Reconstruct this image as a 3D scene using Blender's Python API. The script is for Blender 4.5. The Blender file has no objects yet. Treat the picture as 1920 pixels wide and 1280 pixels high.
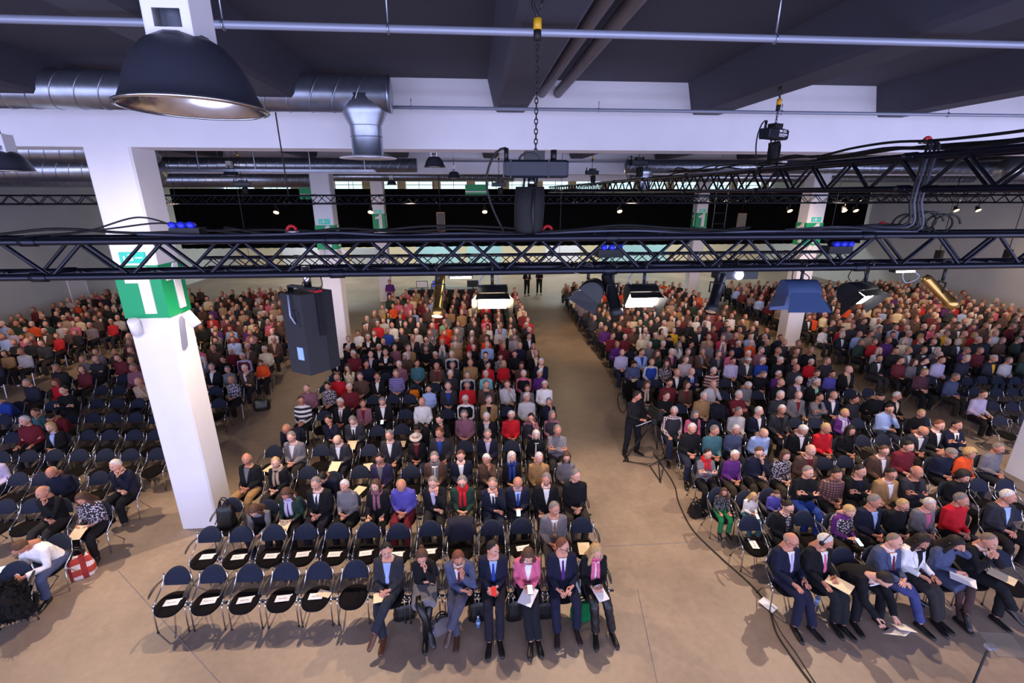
import bpy, bmesh, math, random
import numpy as np
from mathutils import Matrix, Vector, Euler
from mathutils.bvhtree import BVHTree

# ------------------------------------------------------------------ camera, world, lights, exposure
SC = bpy.context.scene
COL = SC.collection
R = math.radians
PI = math.pi
CAM_H = 6.4
cam_d = bpy.data.cameras.new('camera')
cam_d.sensor_width = 36.0
cam_d.lens = 36.0 * 865.0 / 1920.0
cam_d.clip_start = 0.05
cam_d.clip_end = 300
cam = bpy.data.objects.new('camera', cam_d)
COL.objects.link(cam)
cam.location = (0, 0, CAM_H)
cam.rotation_euler = (R(90 - 17.8), 0, R(-4.4))
SC.camera = cam
SC.view_settings.view_transform = 'Standard'
SC.view_settings.look = 'None'
SC.view_settings.gamma = 1
SC.view_settings.use_curve_mapping = False
SC.view_settings.exposure = 0.3

world = bpy.data.worlds.new('daylight')
SC.world = world
world.use_nodes = True
world.node_tree.nodes['Background'].inputs[0].default_value = (0.59, 0.63, 1.0, 1)
world.node_tree.nodes['Background'].inputs[1].default_value = 3.3


def lamp(name, kind, loc, energy, color, target=None, size=0.2, size_y=None, spot=70, blend=0.5):
    d = bpy.data.lights.new(name, kind)
    d.energy = energy
    d.color = color
    if kind == 'AREA':
        d.shape = 'RECTANGLE'
        d.size = size
        d.size_y = size_y or size
    else:
        d.shadow_soft_size = size
    if kind == 'SPOT':
        d.spot_size = R(spot)
        d.spot_blend = blend
    o = bpy.data.objects.new(name, d)
    COL.objects.link(o)
    o.location = loc
    if target is not None:
        o.rotation_euler = (Vector(target) - Vector(loc)).to_track_quat('-Z', 'Y').to_euler()
    return o


WARM = (1.0, 0.70, 0.42)
NEUT = (1.0, 0.90, 0.80)
# added back lights without fixtures, behind the first girder: throw the shadows of the front rows towards the stage
for x in (-9.5, -3.5, 2.5, 8.5, 14.5):
    lamp('added_back_light', 'SPOT', (x, 9.2, 6.6), 1280, (1.0, 0.76, 0.54), (x * 0.97, 5.6, 0), 0.035, spot=95, blend=0.6)
# audience wash from the front rig
for x in (-6, 0, 6, 12):
    lamp('audience_wash_light', 'SPOT', (x * 0.6, 3.9, 6.3), 540, (1.0, 0.86, 0.80), (x * 1.15, 13.0, 0.8), 0.25, spot=85, blend=0.7)
# wash over the rear rows
for x in (-16, -9, -2, 5, 12, 19, 24):
    lamp('rear_wash_light', 'SPOT', (x, 14.8, 6.0), 780, WARM, (x, 23.0, 0.8), 0.2, spot=95, blend=0.7)
    lamp('rear_back_light', 'SPOT', (x, 24.0, 6.6), 430, WARM, (x, 17.0, 0.8), 0.2, spot=95, blend=0.7)
# foyer behind the black drape
for x in (-12, -2, 8, 18):
    lamp('foyer_light', 'AREA', (x, 37.0, 7.0), 520, (0.90, 1.0, 0.96), (x, 37.0, 0), 5.0, 3.0)


# ------------------------------------------------------------------ helpers
def lin(c):
    return tuple(((v / 255) / 12.92 if v / 255 <= 0.04045 else ((v / 255 + 0.055) / 1.055) ** 2.4) for v in c)


def mat(name, col=(128, 128, 128), rough=0.6, metal=0.0, objcol=False, noise=0.0, nscale=6.0, bump=0.0, bscale=60.0,
        emit=None, estr=0.0, spec=0.5, alpha=None, vcol=None, trans=0.0):
    m = bpy.data.materials.new(name)
    m.use_nodes = True
    nt = m.node_tree
    N, L = nt.nodes, nt.links
    b = N['Principled BSDF']
    b.inputs['Roughness'].default_value = rough
    b.inputs['Metallic'].default_value = metal
    b.inputs['Specular IOR Level'].default_value = spec
    c4 = lin(col) + (1,)
    b.inputs['Base Color'].default_value = c4
    src = None
    if objcol:
        oi = N.new('ShaderNodeObjectInfo')
        src = oi.outputs['Color']
    if vcol:
        va = N.new('ShaderNodeVertexColor')
        va.layer_name = vcol
        src = va.outputs['Color']
    tc = N.new('ShaderNodeTexCoord')
    if noise:
        nz = N.new('ShaderNodeTexNoise')
        nz.inputs['Scale'].default_value = nscale
        nz.inputs['Detail'].default_value = 5
        L.new(tc.outputs['Object'], nz.inputs['Vector'])
        mr = N.new('ShaderNodeMapRange')
        mr.inputs['From Min'].default_value = 0.3
        mr.inputs['From Max'].default_value = 0.7
        mr.inputs['To Min'].default_value = 1 - noise
        mr.inputs['To Max'].default_value = 1 + noise
        L.new(nz.outputs['Fac'], mr.inputs['Value'])
        mx = N.new('ShaderNodeMix')
        mx.data_type = 'RGBA'
        mx.blend_type = 'MULTIPLY'
        mx.inputs[0].default_value = 1
        if src:
            L.new(src, mx.inputs[6])
        else:
            mx.inputs[6].default_value = c4
        L.new(mr.outputs['Result'], mx.inputs[7])
        src = mx.outputs[2]
    if src:
        L.new(src, b.inputs['Base Color'])
    if bump:
        nb = N.new('ShaderNodeTexNoise')
        nb.inputs['Scale'].default_value = bscale
        L.new(tc.outputs['Object'], nb.inputs['Vector'])
        bp = N.new('ShaderNodeBump')
        bp.inputs['Strength'].default_value = bump
        bp.inputs['Distance'].default_value = 0.01
        L.new(nb.outputs['Fac'], bp.inputs['Height'])
        L.new(bp.outputs['Normal'], b.inputs['Normal'])
    if emit:
        b.inputs['Emission Color'].default_value = lin(emit) + (1,)
        b.inputs['Emission Strength'].default_value = estr
    if alpha is not None:
        b.inputs['Alpha'].default_value = alpha
    if trans:
        b.inputs['Transmission Weight'].default_value = trans
    return m


def pattern_mat(name, kind, a, b_, scale, c=None):
    """woven or printed cloth: stripes, checks, dots, flowers"""
    m = mat(name, a, 0.85)
    nt = m.node_tree
    N, L = nt.nodes, nt.links
    bs = N['Principled BSDF']
    tc = N.new('ShaderNodeTexCoord')
    sp = N.new('ShaderNodeSeparateXYZ')
    L.new(tc.outputs['Object'], sp.inputs[0])

    def band(sock, sc, duty, off=0.0):
        mu = N.new('ShaderNodeMath'); mu.operation = 'MULTIPLY_ADD'
        mu.inputs[1].default_value = sc; mu.inputs[2].default_value = off
        L.new(sock, mu.inputs[0])
        fr = N.new('ShaderNodeMath'); fr.operation = 'FRACT'
        L.new(mu.outputs[0], fr.inputs[0])
        gt = N.new('ShaderNodeMath'); gt.operation = 'LESS_THAN'
        gt.inputs[1].default_value = duty
        L.new(fr.outputs[0], gt.inputs[0])
        return gt.outputs[0]

    def mixc(fac, c1, c2):
        mx = N.new('ShaderNodeMix'); mx.data_type = 'RGBA'
        L.new(fac, mx.inputs[0])
        for s, v in ((6, c1), (7, c2)):
            if isinstance(v, tuple):
                mx.inputs[s].default_value = lin(v) + (1,)
            else:
                L.new(v, mx.inputs[s])
        return mx.outputs[2]
    if kind == 'stripe':
        out = mixc(band(sp.outputs[2], scale, 0.5), a, b_)
    elif kind == 'thin':
        out = mixc(band(sp.outputs[2], scale, 0.22), a, b_)
    elif kind == 'check':
        o1 = mixc(band(sp.outputs[2], scale, 0.4), a, b_)
        out = mixc(band(sp.outputs[0], scale, 0.4), o1, c or a)
    else:
        vo = N.new('ShaderNodeTexVoronoi')
        vo.inputs['Scale'].default_value = scale
        L.new(tc.outputs['Object'], vo.inputs['Vector'])
        lt = N.new('ShaderNodeMath'); lt.operation = 'LESS_THAN'
        lt.inputs[1].default_value = 0.28 if kind == 'dots' else 0.42
        L.new(vo.outputs['Distance'], lt.inputs[0])
        out = mixc(lt.outputs[0], a, b_)
    L.new(out, bs.inputs['Base Color'])
    return m


M = {}
M['white'] = mat('white_paint', (226, 224, 230), 0.7, noise=0.03, nscale=2)
M['wallgrey'] = mat('wall_paint', (196, 198, 200), 0.8, noise=0.04, nscale=1.0)
M['ceil'] = mat('dark_ceiling_paint', (56, 56, 68), 0.85, noise=0.06, nscale=1.5)
M['beam'] = mat('dark_beam_paint', (60, 60, 73), 0.7, noise=0.05, nscale=2)
M['green'] = mat('sign_green', (0, 150, 96), 0.55)
M['exitgreen'] = mat('exit_sign_green', (40, 190, 170), 0.5, emit=(40, 190, 160), estr=0.15)
M['zinc'] = mat('galvanised_steel', (165, 172, 186), 0.3, 0.9, noise=0.12, nscale=7)
M['chrome'] = mat('chrome', (215, 215, 220), 0.18, 1.0)
M['pipe'] = mat('painted_pipe', (150, 156, 175), 0.4, 0.3)
M['oldpipe'] = mat('grey_insulated_pipe', (120, 112, 120), 0.6, noise=0.1)
M['black'] = mat('black_paint', (16, 17, 22), 0.45, noise=0.1)
M['truss'] = mat('black_truss_paint', (30, 32, 44), 0.22, 0.6)
M['dkcable'] = mat('grey_cable', (62, 66, 82), 0.45)
M['lampblack'] = mat('lamp_housing', (22, 23, 27), 0.5, 0.2)
M['dome'] = mat('lamp_dome_grey', (52, 54, 66), 0.42, 0.25)
M['mirror'] = mat('lamp_reflector', (225, 225, 228), 0.16, 1.0)
M['drape'] = mat('black_drape', (7, 7, 9), 0.95, spec=0.1)
M['rubber'] = mat('black_rubber', (14, 14, 16), 0.6)
M['yellow'] = mat('yellow_paint', (214, 160, 20), 0.45)
M['red'] = mat('red_plastic', (200, 22, 34), 0.45)
M['blueplug'] = mat('blue_plug', (36, 50, 210), 0.45)
M['speakergrey'] = mat('speaker_paint', (26, 26, 32), 0.55, bump=0.3, bscale=300)
M['plate'] = mat('light_plate', (150, 180, 230), 0.4, emit=(110, 150, 230), estr=0.12)
M['bluefilter'] = mat('blue_grey_flap', (54, 74, 112), 0.55, 0.1)
M['lit'] = mat('lit_lens', (255, 240, 215), 0.4, emit=(255, 226, 180), estr=26)
M['litw'] = mat('lit_lens_white', (255, 250, 240), 0.4, emit=(255, 244, 226), estr=26)
M['litfar'] = mat('small_lit_lens', (255, 220, 170), 0.4, emit=(255, 205, 140), estr=7)
M['litb'] = mat('lit_lens_blue', (220, 225, 255), 0.4, emit=(190, 195, 255), estr=18)
M['fargold'] = mat('brass_barrel', (190, 150, 84), 0.25, 0.9)
M['cream'] = mat('cream_paint', (232, 214, 182), 0.75)
M['pane'] = mat('daylit_window_pane', (205, 235, 240), 0.2, emit=(206, 240, 246), estr=1.1)
M['wood'] = mat('birch_ply', (176, 122, 72), 0.55, noise=0.15, nscale=5)
M['paper'] = mat('white_paper', (236, 234, 236), 0.8)
M['cpaper'] = mat('cream_paper', (238, 214, 178), 0.8)
M['ink'] = mat('printed_ink', (30, 30, 40), 0.8)
M['seatfab'] = mat('dark_seat_fabric', (17, 13, 14), 0.95, noise=0.12, nscale=20, bump=0.3, bscale=300, spec=0.15)
M['backfab'] = mat('navy_back_fabric', (38, 43, 60), 0.95, noise=0.1, nscale=20, bump=0.3, bscale=300, spec=0.2)
M['armpad'] = mat('armrest_plastic', (48, 42, 40), 0.5)
M['cloth'] = mat('woven_cloth', objcol=True, rough=0.88, noise=0.16, nscale=9, bump=0.25, bscale=120, spec=0.25)
M['leather'] = mat('leather', objcol=True, rough=0.4, noise=0.08, nscale=9)
M['skin'] = mat('skin', objcol=True, rough=0.55, noise=0.05, nscale=14, spec=0.4)
M['hair'] = mat('hair', objcol=True, rough=0.6, noise=0.25, nscale=40, bump=0.5, bscale=140, spec=0.35)
M['eyew'] = mat('eye_white', (225, 220, 215), 0.3)
M['eyed'] = mat('eye_dark', (38, 28, 24), 0.35)
M['lip'] = mat('lip', (165, 92, 84), 0.5)
M['brow'] = mat('eyebrow', (96, 78, 66), 0.8)
M['crowd'] = mat('crowd_cloth', vcol='Col', rough=0.8, noise=0.12, nscale=5)
M['phone'] = mat('phone_glass', (20, 22, 28), 0.15)
M['screen'] = mat('phone_screen', (210, 235, 255), 0.3, emit=(190, 225, 255), estr=2.2)
M['screenblue'] = mat('monitor_screen', (30, 40, 160), 0.3, emit=(50, 60, 220), estr=1.2)
M['bottle'] = mat('bottle_plastic', (150, 180, 230), 0.1, trans=0.7)
M['clear'] = mat('clear_acrylic', (236, 240, 242), 0.03, trans=0.96)
M['bagred'] = pattern_mat('printed_carrier_bag', 'check', (176, 60, 48), (222, 205, 200), 5, (150, 40, 34))
M['pst'] = pattern_mat('black_white_stripe_knit', 'stripe', (226, 222, 220), (22, 22, 34), 8.5)
M['ps2'] = pattern_mat('purple_stripe_knit', 'stripe', (76, 66, 128), (140, 126, 168), 17)
M['pws'] = pattern_mat('cream_thin_stripe_knit', 'thin', (96, 52, 50), (222, 205, 196), 11)
M['ppl'] = pattern_mat('black_white_plaid', 'check', (60, 44, 52), (196, 176, 180), 24, (226, 206, 206))
M['ppb'] = pattern_mat('brown_plaid', 'check', (92, 56, 58), (150, 112, 100), 20, (70, 48, 56))
M['pplm'] = pattern_mat('maroon_plaid', 'check', (70, 32, 50), (40, 26, 44), 18, (96, 50, 66))
M['pfl'] = pattern_mat('flowered_cloth', 'flower', (40, 34, 44), (206, 196, 208), 34)
M['pdot'] = pattern_mat('polka_dot_cloth', 'dots', (20, 22, 32), (228, 228, 232), 46)


def floor_material():
    m = mat('sealed_concrete', (150, 124, 102), 0.5)
    nt = m.node_tree
    N, L = nt.nodes, nt.links
    b = N['Principled BSDF']
    tc = N.new('ShaderNodeTexCoord')
    n1 = N.new('ShaderNodeTexNoise'); n1.inputs['Scale'].default_value = 0.45; n1.inputs['Detail'].default_value = 8
    n1.inputs['Roughness'].default_value = 0.65
    n2 = N.new('ShaderNodeTexNoise'); n2.inputs['Scale'].default_value = 9; n2.inputs['Detail'].default_value = 6
    L.new(tc.outputs['Object'], n1.inputs['Vector']); L.new(tc.outputs['Object'], n2.inputs['Vector'])
    cr = N.new('ShaderNodeValToRGB')
    cr.color_ramp.elements[0].position = 0.32; cr.color_ramp.elements[0].color = lin((118, 102, 90)) + (1,)
    cr.color_ramp.elements[1].position = 0.7; cr.color_ramp.elements[1].color = lin((160, 139, 122)) + (1,)
    L.new(n1.outputs['Fac'], cr.inputs[0])
    mr = N.new('ShaderNodeMapRange'); mr.inputs['To Min'].default_value = 0.78; mr.inputs['To Max'].default_value = 1.2
    L.new(n2.outputs['Fac'], mr.inputs['Value'])
    mx = N.new('ShaderNodeMix'); mx.data_type = 'RGBA'; mx.blend_type = 'MULTIPLY'; mx.inputs[0].default_value = 1
    L.new(cr.outputs[0], mx.inputs[6]); L.new(mr.outputs[0], mx.inputs[7])
    L.new(mx.outputs[2], b.inputs['Base Color'])
    mr2 = N.new('ShaderNodeMapRange'); mr2.inputs['To Min'].default_value = 0.32; mr2.inputs['To Max'].default_value = 0.62
    L.new(n1.outputs['Fac'], mr2.inputs['Value']); L.new(mr2.outputs[0], b.inputs['Roughness'])
    return m


M['floor'] = floor_material()


class MB:
    def __init__(self):
        self.v, self.f, self.m, self.n = [], [], [], 0

    def add(self, V, F, m=0):
        V = np.asarray(V, float).reshape(-1, 3)
        self.v.append(V)
        for q in F:
            self.f.append(tuple(int(i) + self.n for i in q))
            self.m.append(m)
        self.n += len(V)
        return self

    def box(self, lo, hi, m=0, mx=None):
        x0, y0, z0 = lo
        x1, y1, z1 = hi
        V = np.array([(x0, y0, z0), (x1, y0, z0), (x1, y1, z0), (x0, y1, z0), (x0, y0, z1), (x1, y0, z1), (x1, y1, z1), (x0, y1, z1)], float)
        if mx is not None:
            V = xf(V, mx)
        return self.add(V, [(3, 2, 1, 0), (4, 5, 6, 7), (0, 1, 5, 4), (1, 2, 6, 5), (2, 3, 7, 6), (3, 0, 4, 7)], m)

    def tube(self, pts, rad, n=8, cap=True, m=0, closed=False, ry=None):
        return self.add(*tube(pts, rad, n, cap, closed, ry), m)

    def arrays(self):
        return np.concatenate(self.v), self.f

    def mesh(self, name, mats, smooth=True):
        V, F = self.arrays()
        return mkmesh(name, V, F, mats, self.m, smooth)

    def build(self, name, mats, parent=None, smooth=True, color=None):
        return ob(name, self.mesh(name, mats, smooth), parent, color)


def xf(V, mx):
    A = np.array(mx)
    return np.asarray(V, float) @ A[:3, :3].T + A[:3, 3]


def tube(pts, rad, n=8, cap=True, closed=False, ry=None):
    P = np.asarray(pts, float)
    k = len(P)
    rad = np.broadcast_to(np.asarray(rad, float), (k,))
    ryy = rad if ry is None else np.broadcast_to(np.asarray(ry, float), (k,))
    if closed:
        T = np.roll(P, -1, 0) - np.roll(P, 1, 0)
    else:
        T = np.gradient(P, axis=0)
    T /= np.linalg.norm(T, axis=1)[:, None] + 1e-12
    ref = np.array((1., 0, 0)) if abs(T[0][0]) < 0.8 else np.array((0, 0, 1.))
    V = []
    a = np.arange(n) * 2 * PI / n
    u = ref - T[0] * (ref @ T[0])
    for i in range(k):
        u = u - T[i] * (u @ T[i])
        u /= np.linalg.norm(u) + 1e-12
        w = np.cross(T[i], u)
        V.append(P[i] + np.cos(a)[:, None] * u * rad[i] + np.sin(a)[:, None] * w * ryy[i])
    V = np.concatenate(V)
    F = []
    for i in range(k if closed else k - 1):
        j = (i + 1) % k
        for q in range(n):
            r = (q + 1) % n
            F.append((i * n + q, i * n + r, j * n + r, j * n + q))
    if cap and not closed:
        F.append(tuple(range(n - 1, -1, -1)))
        F.append(tuple((k - 1) * n + q for q in range(n)))
    return V, F


def mkmesh(name, V, F, mats, mi=None, smooth=True):
    me = bpy.data.meshes.new(name)
    me.from_pydata([tuple(p) for p in V], [], F)
    for m in (mats if isinstance(mats, (list, tuple)) else [mats]):
        me.materials.append(M[m] if isinstance(m, str) else m)
    if mi is not None and any(mi):
        me.polygons.foreach_set('material_index', mi)
    if smooth:
        me.polygons.foreach_set('use_smooth', [True] * len(me.polygons))
    me.update()
    return me


def ob(name, me, parent=None, color=None, mx=None):
    o = bpy.data.objects.new(name, me)
    COL.objects.link(o)
    if parent is not None:
        o.parent = parent
    if color is not None:
        o.color = tuple(color) + (1,)
    if mx is not None:
        o.matrix_local = mx
    return o


def tag(o, label=None, cat=None, group=None, kind=None):
    if label: o['label'] = label
    if cat: o['category'] = cat
    if group: o['group'] = group
    if kind: o['kind'] = kind
    return o


def empty(name, loc, rz=0.0, label=None, cat=None, group=None, scale=1.0):
    o = bpy.data.objects.new(name, None)
    COL.objects.link(o)
    o.empty_display_size = 0.1
    o.matrix_local = Matrix.Translation(loc) @ Matrix.Rotation(rz, 4, 'Z') @ Matrix.Scale(scale, 4)
    return tag(o, label, cat, group)


def struct(name, mb, mats, smooth=False):
    return tag(mb.build(name, mats, None, smooth), kind='structure')


def boxes(*bs):
    mb = MB()
    for lo, hi in bs:
        mb.box(lo, hi)
    return mb


def rod_mesh(name, m, r=0.5, n=8):
    """unit rod along z, 0..1, scaled per copy"""
    mb = MB()
    mb.tube([(0, 0, 0), (0, 0, 1)], r, n)
    return mb.mesh(name, m)


def rod_matrix(a, b, r):
    a, b = Vector(a), Vector(b)
    d = b - a
    q = d.to_track_quat('Z', 'Y').to_matrix().to_4x4()
    return Matrix.Translation(a) @ q @ Matrix.Diagonal((2 * r, 2 * r, d.length, 1))


def lathe(profile, n=32, axis='z'):
    V, F = [], []
    a = np.arange(n) * 2 * PI / n
    for r_, z in profile:
        V.append(np.stack([np.cos(a) * r_, np.sin(a) * r_, np.full(n, z)], 1))
    k = len(profile)
    for i in range(k - 1):
        for q in range(n):
            r2 = (q + 1) % n
            F.append((i * n + q, i * n + r2, (i + 1) * n + r2, (i + 1) * n + q))
    return np.concatenate(V), F


# ------------------------------------------------------------------ the hall
XL, XR, YB, YF, ZC = -21.2, 27.2, 43.0, -4.0, 8.1
struct('floor', boxes(((XL - .3, YF, -.15), (XR + .3, YB + .3, 0))), 'floor')
struct('ceiling', boxes(((XL - .3, YF, ZC), (XR + .3, YB + .3, ZC + .25))), 'ceil')
struct('wall_left', boxes(((XL - .3, YF, 0), (XL, YB, ZC))), 'wallgrey')
struct('wall_right', boxes(((XR, YF, 0), (XR + .3, YB, ZC))), 'wallgrey')
struct('wall_back', boxes(((XL, YB, 0), (XR, YB + .3, 6.35)), ((XL, YB, 7.75), (XR, YB + .3, ZC))), 'cream')
# clerestory windows with cream piers
wx = XL + 0.2
wi = 0
while wx < XR - 3:
    wi += 1
    w = tag(empty('window_%d' % wi, (wx, YB, 6.35)), kind='structure')
    fr = MB()
    fr.box((0, -.06, 0), (.06, .06, 1.4)); fr.box((2.3, -.06, 0), (2.36, .06, 1.4)); fr.box((1.15, -.05, 0), (1.2, .05, 1.4))
    fr.box((0, -.06, 0), (2.36, .06, .06)); fr.box((0, -.06, 1.34), (2.36, .06, 1.4)); fr.box((0, -.05, .72), (2.36, .05, .77))
    fr.build('window_frame', 'white', w, False)
    for px in (.06, 1.2):
        boxes(((px, .0, .06), (px + 1.08, .02, 1.34))).build('pane', 'pane', w, False)
    struct('pier', boxes(((wx + 2.36, YB - .2, 6.35), (wx + 3.0, YB + .3, 7.75))), 'cream')
    wx += 3.0
# floor joints as shallow strips of darker sealant
for i, (a, b) in enumerate([((2.2, 7.02, 0), (4.6, 6.98, 0)), ((-1.2, 3.0, 0), (-6.5, 7.1, 0)), ((2.2, 3.6, 0), (2.6, 6.0, 0))]):
    mb = MB()
    mb.tube([a, b], 0.006, 4)
    struct('trim_%d' % (i + 1), mb, 'oldpipe')

GY = [8.13, 18.3, 28.5]
for gy in GY:
    struct('girder', boxes(((XL, gy, 7.08), (XR, gy + .62, ZC))), 'white')
# dark haunched beams running away from the camera
BX = [0.6 + 3.24 * n for n in range(-6, 9)]
for (y0, y1) in ((YF, 8.13), (8.75, 18.3), (18.92, 28.5), (29.12, YB)):
    for x in BX:
        mb = MB()
        V = []
        for y in (y0, y1):
            for dx, z in ((-.36, ZC), (-.26, 7.68), (-.21, 7.63), (.21, 7.63), (.26, 7.68), (.36, ZC)):
                V.append((x + dx, y, z))
        F = [(i, i + 1, i + 7, i + 6) for i in range(5)] + [(5, 4, 3, 2, 1, 0), (6, 7, 8, 9, 10, 11)]
        mb.add(V, F)
        struct('ceiling_beam', mb, 'beam')


def ceil_at(x):
    """height of the soffit above x: beam underside or slab"""
    return 7.63 if any(abs(x - b) < .42 for b in BX) else ZC


def digit_one(mb, mx, m=0):
    """upright numeral one as a thin raised plate, 1 unit tall"""
    P = [(.28, 0), (.52, 0), (.52, 1), (.36, 1), (.30, .90), (.20, .83), (.02, .80), (.02, .66), (.28, .66)]
    n = len(P)
    V = [(x - .28, 0, z) for x, z in P] + [(x - .28, -.02, z) for x, z in P]
    F = [tuple(range(n)), tuple(range(2 * n - 1, n - 1, -1))] + [(i, i + n, (i + 1) % n + n, (i + 1) % n) for i in range(n)]
    mb.add(xf(V, mx), F, m)


def column(x0, y0, label, w=.70, d=.62):
    e = tag(empty('column', (x0, y0, 0)), kind='structure')
    sh = MB()
    c = .03
    pts = [(c, 0), (w - c, 0), (w, c), (w, d - c), (w - c, d), (c, d), (0, d - c), (0, c)]
    V = [(x, y, z) for z in (0, 7.08) for x, y in pts]
    F = [(i, (i + 1) % 8, (i + 1) % 8 + 8, i + 8) for i in range(8)]
    sh.add(V, F)
    sh.build('shaft', 'white', e, False)
    bd = MB()
    bd.box((-.012, -.012, 4.36), (w + .012, d + .012, 5.26))
    bd.build('green_band', 'green', e, False)
    for face in range(3):
        mb = MB()
        if face == 0:
            mx = Matrix.Translation((w * .5, -.012, 4.44)) @ Matrix.Diagonal((.78, 1, .80, 1))
        elif face == 1:
            mx = Matrix.Translation((w + .012, d * .5, 4.45)) @ Matrix.Rotation(PI / 2, 4, 'Z') @ Matrix.Diagonal((.72, 1, .80, 1))
        else:
            mx = Matrix.Translation((-.012, d * .5, 4.45)) @ Matrix.Rotation(-PI / 2, 4, 'Z') @ Matrix.Diagonal((.72, 1, .80, 1))
        digit_one(mb, mx)
        mb.build('numeral', 'white', e, False)
    ex = MB()
    ex.box((.16, -.03, 5.30), (.56, -.002, 5.48))
    exo = ex.build('exit_sign', 'exitgreen', e, False)
    pic = MB()
    pic.tube([(.24, -.034, 5.43), (.24, -.034, 5.431)], .018, 8)
    pic.box((.22, -.036, 5.34), (.245, -.03, 5.42)); pic.box((.40, -.036, 5.38), (.52, -.03, 5.40)); pic.box((.30, -.036, 5.34), (.37, -.03, 5.45))
    pic.build('pictogram', 'white', exo, False)
    # two small cylinder spots with an arm
    for (bx, by, rx_, ry_, ax) in ((.20, -.13, R(28), R(14), 0), (w + .15, d * .55, 0, R(-32), 1)):
        s = MB()
        mx = Matrix.Translation((bx, by, 4.24)) @ Matrix.Rotation(rx_, 4, 'X') @ Matrix.Rotation(ry_, 4, 'Y')
        Vv, Ff = lathe([(0.0, .145), (.078, .145), (.084, .14), (.084, -.14), (.075, -.145), (.068, -.12), (0, -.12)], 20)
        s.add(xf(Vv, mx), Ff)
        lo = s.build('spot_lamp', 'white', e)
        arm = MB()
        arm.tube([(bx, by, 4.30), (bx if ax == 0 else w, 0 if ax == 0 else by, 4.34)], .012, 6)
        arm.build('arm', 'white', lo)
    return e


for yy in GY:
    column(-6.0, yy + .002, '')
for xx, yy in ((12.62, GY[0]), (13.4, GY[1]), (13.6, GY[2])):
    column(xx, yy + .002, '')


# ------------------------------------------------------------------ ducts and pipes
def duct(name, label, x0, x1, y, z, r, tee=None, seam=.30, hang=True):
    e = empty(name, (0, y, z), label=label, cat='air duct')
    b = MB()
    b.tube([(x0, 0, 0), (x1, 0, 0)], r, 28)
    b.build('barrel', 'zinc', e)
    nturn = int((x1 - x0) / seam)
    h = MB()
    for k in range(nturn):
        xx = x0 + (k + .5) * seam
        a = np.linspace(0, 2 * PI, 25)[:-1]
        h.tube([(xx + .10 * math.sin(t) , r * math.cos(t), r * math.sin(t)) for t in a], .011, 4, closed=True)
    h.build('seam', 'zinc', e)
    if tee is not None:
        t = MB()
        V, F = lathe([(r * 1.05, -.02), (r * 1.55, -.02), (r * 1.3, -r * 1.1), (r * .95, -r * 1.75), (r * .93, -.80), (r * 1.0, -.82)], 28)
        t.add(xf(V, Matrix.Translation((tee, 0, 0)) @ Matrix.Diagonal((1, .66, 1, 1))), F)
        t.build('branch', 'zinc', e)
        ring = MB()
        for zz in (-.40, -.55):
            a = np.linspace(0, 2 * PI, 25)[:-1]
            ring.tube([(tee + r * .95 * math.cos(q), r * .64 * math.sin(q), zz) for q in a], .007, 4, closed=True)
        ring.build('bead', 'zinc', e)
        fl = MB()
        V, F = lathe([(r * .9, -.80), (r * 1.7, -.83), (r * 1.7, -.84), (r * .9, -.82)], 28)
        fl.add(xf(V, Matrix.Translation((tee, 0, 0))), F)
        fl.build('outlet_plate', 'white', e)
        V, F = lathe([(0, 0), (r * 1.04, 0), (r * 1.04, .03), (0, .03)], 28)
        c = MB()
        c.add(xf(V, Matrix.Translation((x1 - .01, 0, 0)) @ Matrix.Rotation(PI / 2, 4, 'Y')), F)
        c.build('end_cap', 'zinc', e)
    if hang:
        for xx in np.arange(x0 + 1, x1, 2.4):
            MB().tube([(xx, 0, r), (xx, 0, ceil_at(xx) - z)], .008, 5).build('hanger', 'zinc', e)


duct('spiral_duct', 'large spiral air duct in front of the white girder, ending in a T outlet', XL, -1.17, 7.35, 7.72, .235, tee=-1.53, hang=False)
duct('spiral_duct', 'spiral air duct behind the first left column, under the second bay', XL, -1.9, 16.6, 7.28, .22)
duct('spiral_duct', 'thin spiral air duct at far left behind the dark lamp', XL, -7.0, 11.5, 7.30, .26)
duct('spiral_duct', 'spiral air duct behind the second hoist on the right', 5.2, XR, 16.6, 7.28, .22, tee=5.9)
duct('spiral_duct', 'far spiral air duct in the third bay, left side', XL, 2.0, 24.8, 7.2, .24)
duct('spiral_duct', 'far spiral air duct in the third bay, right side', 8.0, XR, 24.8, 7.2, .24)


def pipe(name, label, pts, r, m, clamps=()):
    e = empty(name, (0, 0, 0), label=label, cat='pipe')
    b = MB()
    b.tube(pts, r, 12)
    b.build('pipe_run', m, e)
    for (x, y, z, top) in clamps:
        c = MB()
        a = np.linspace(0, 2 * PI, 13)[:-1]
        c.tube([(x, y + (r + .006) * math.cos(t), z + (r + .006) * math.sin(t)) for t in a], .007, 5, closed=True)
        c.tube([(x, y, z + r), (x, y, top)], .007, 5)
        c.build('clamp', 'zinc', e)
    return e


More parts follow.
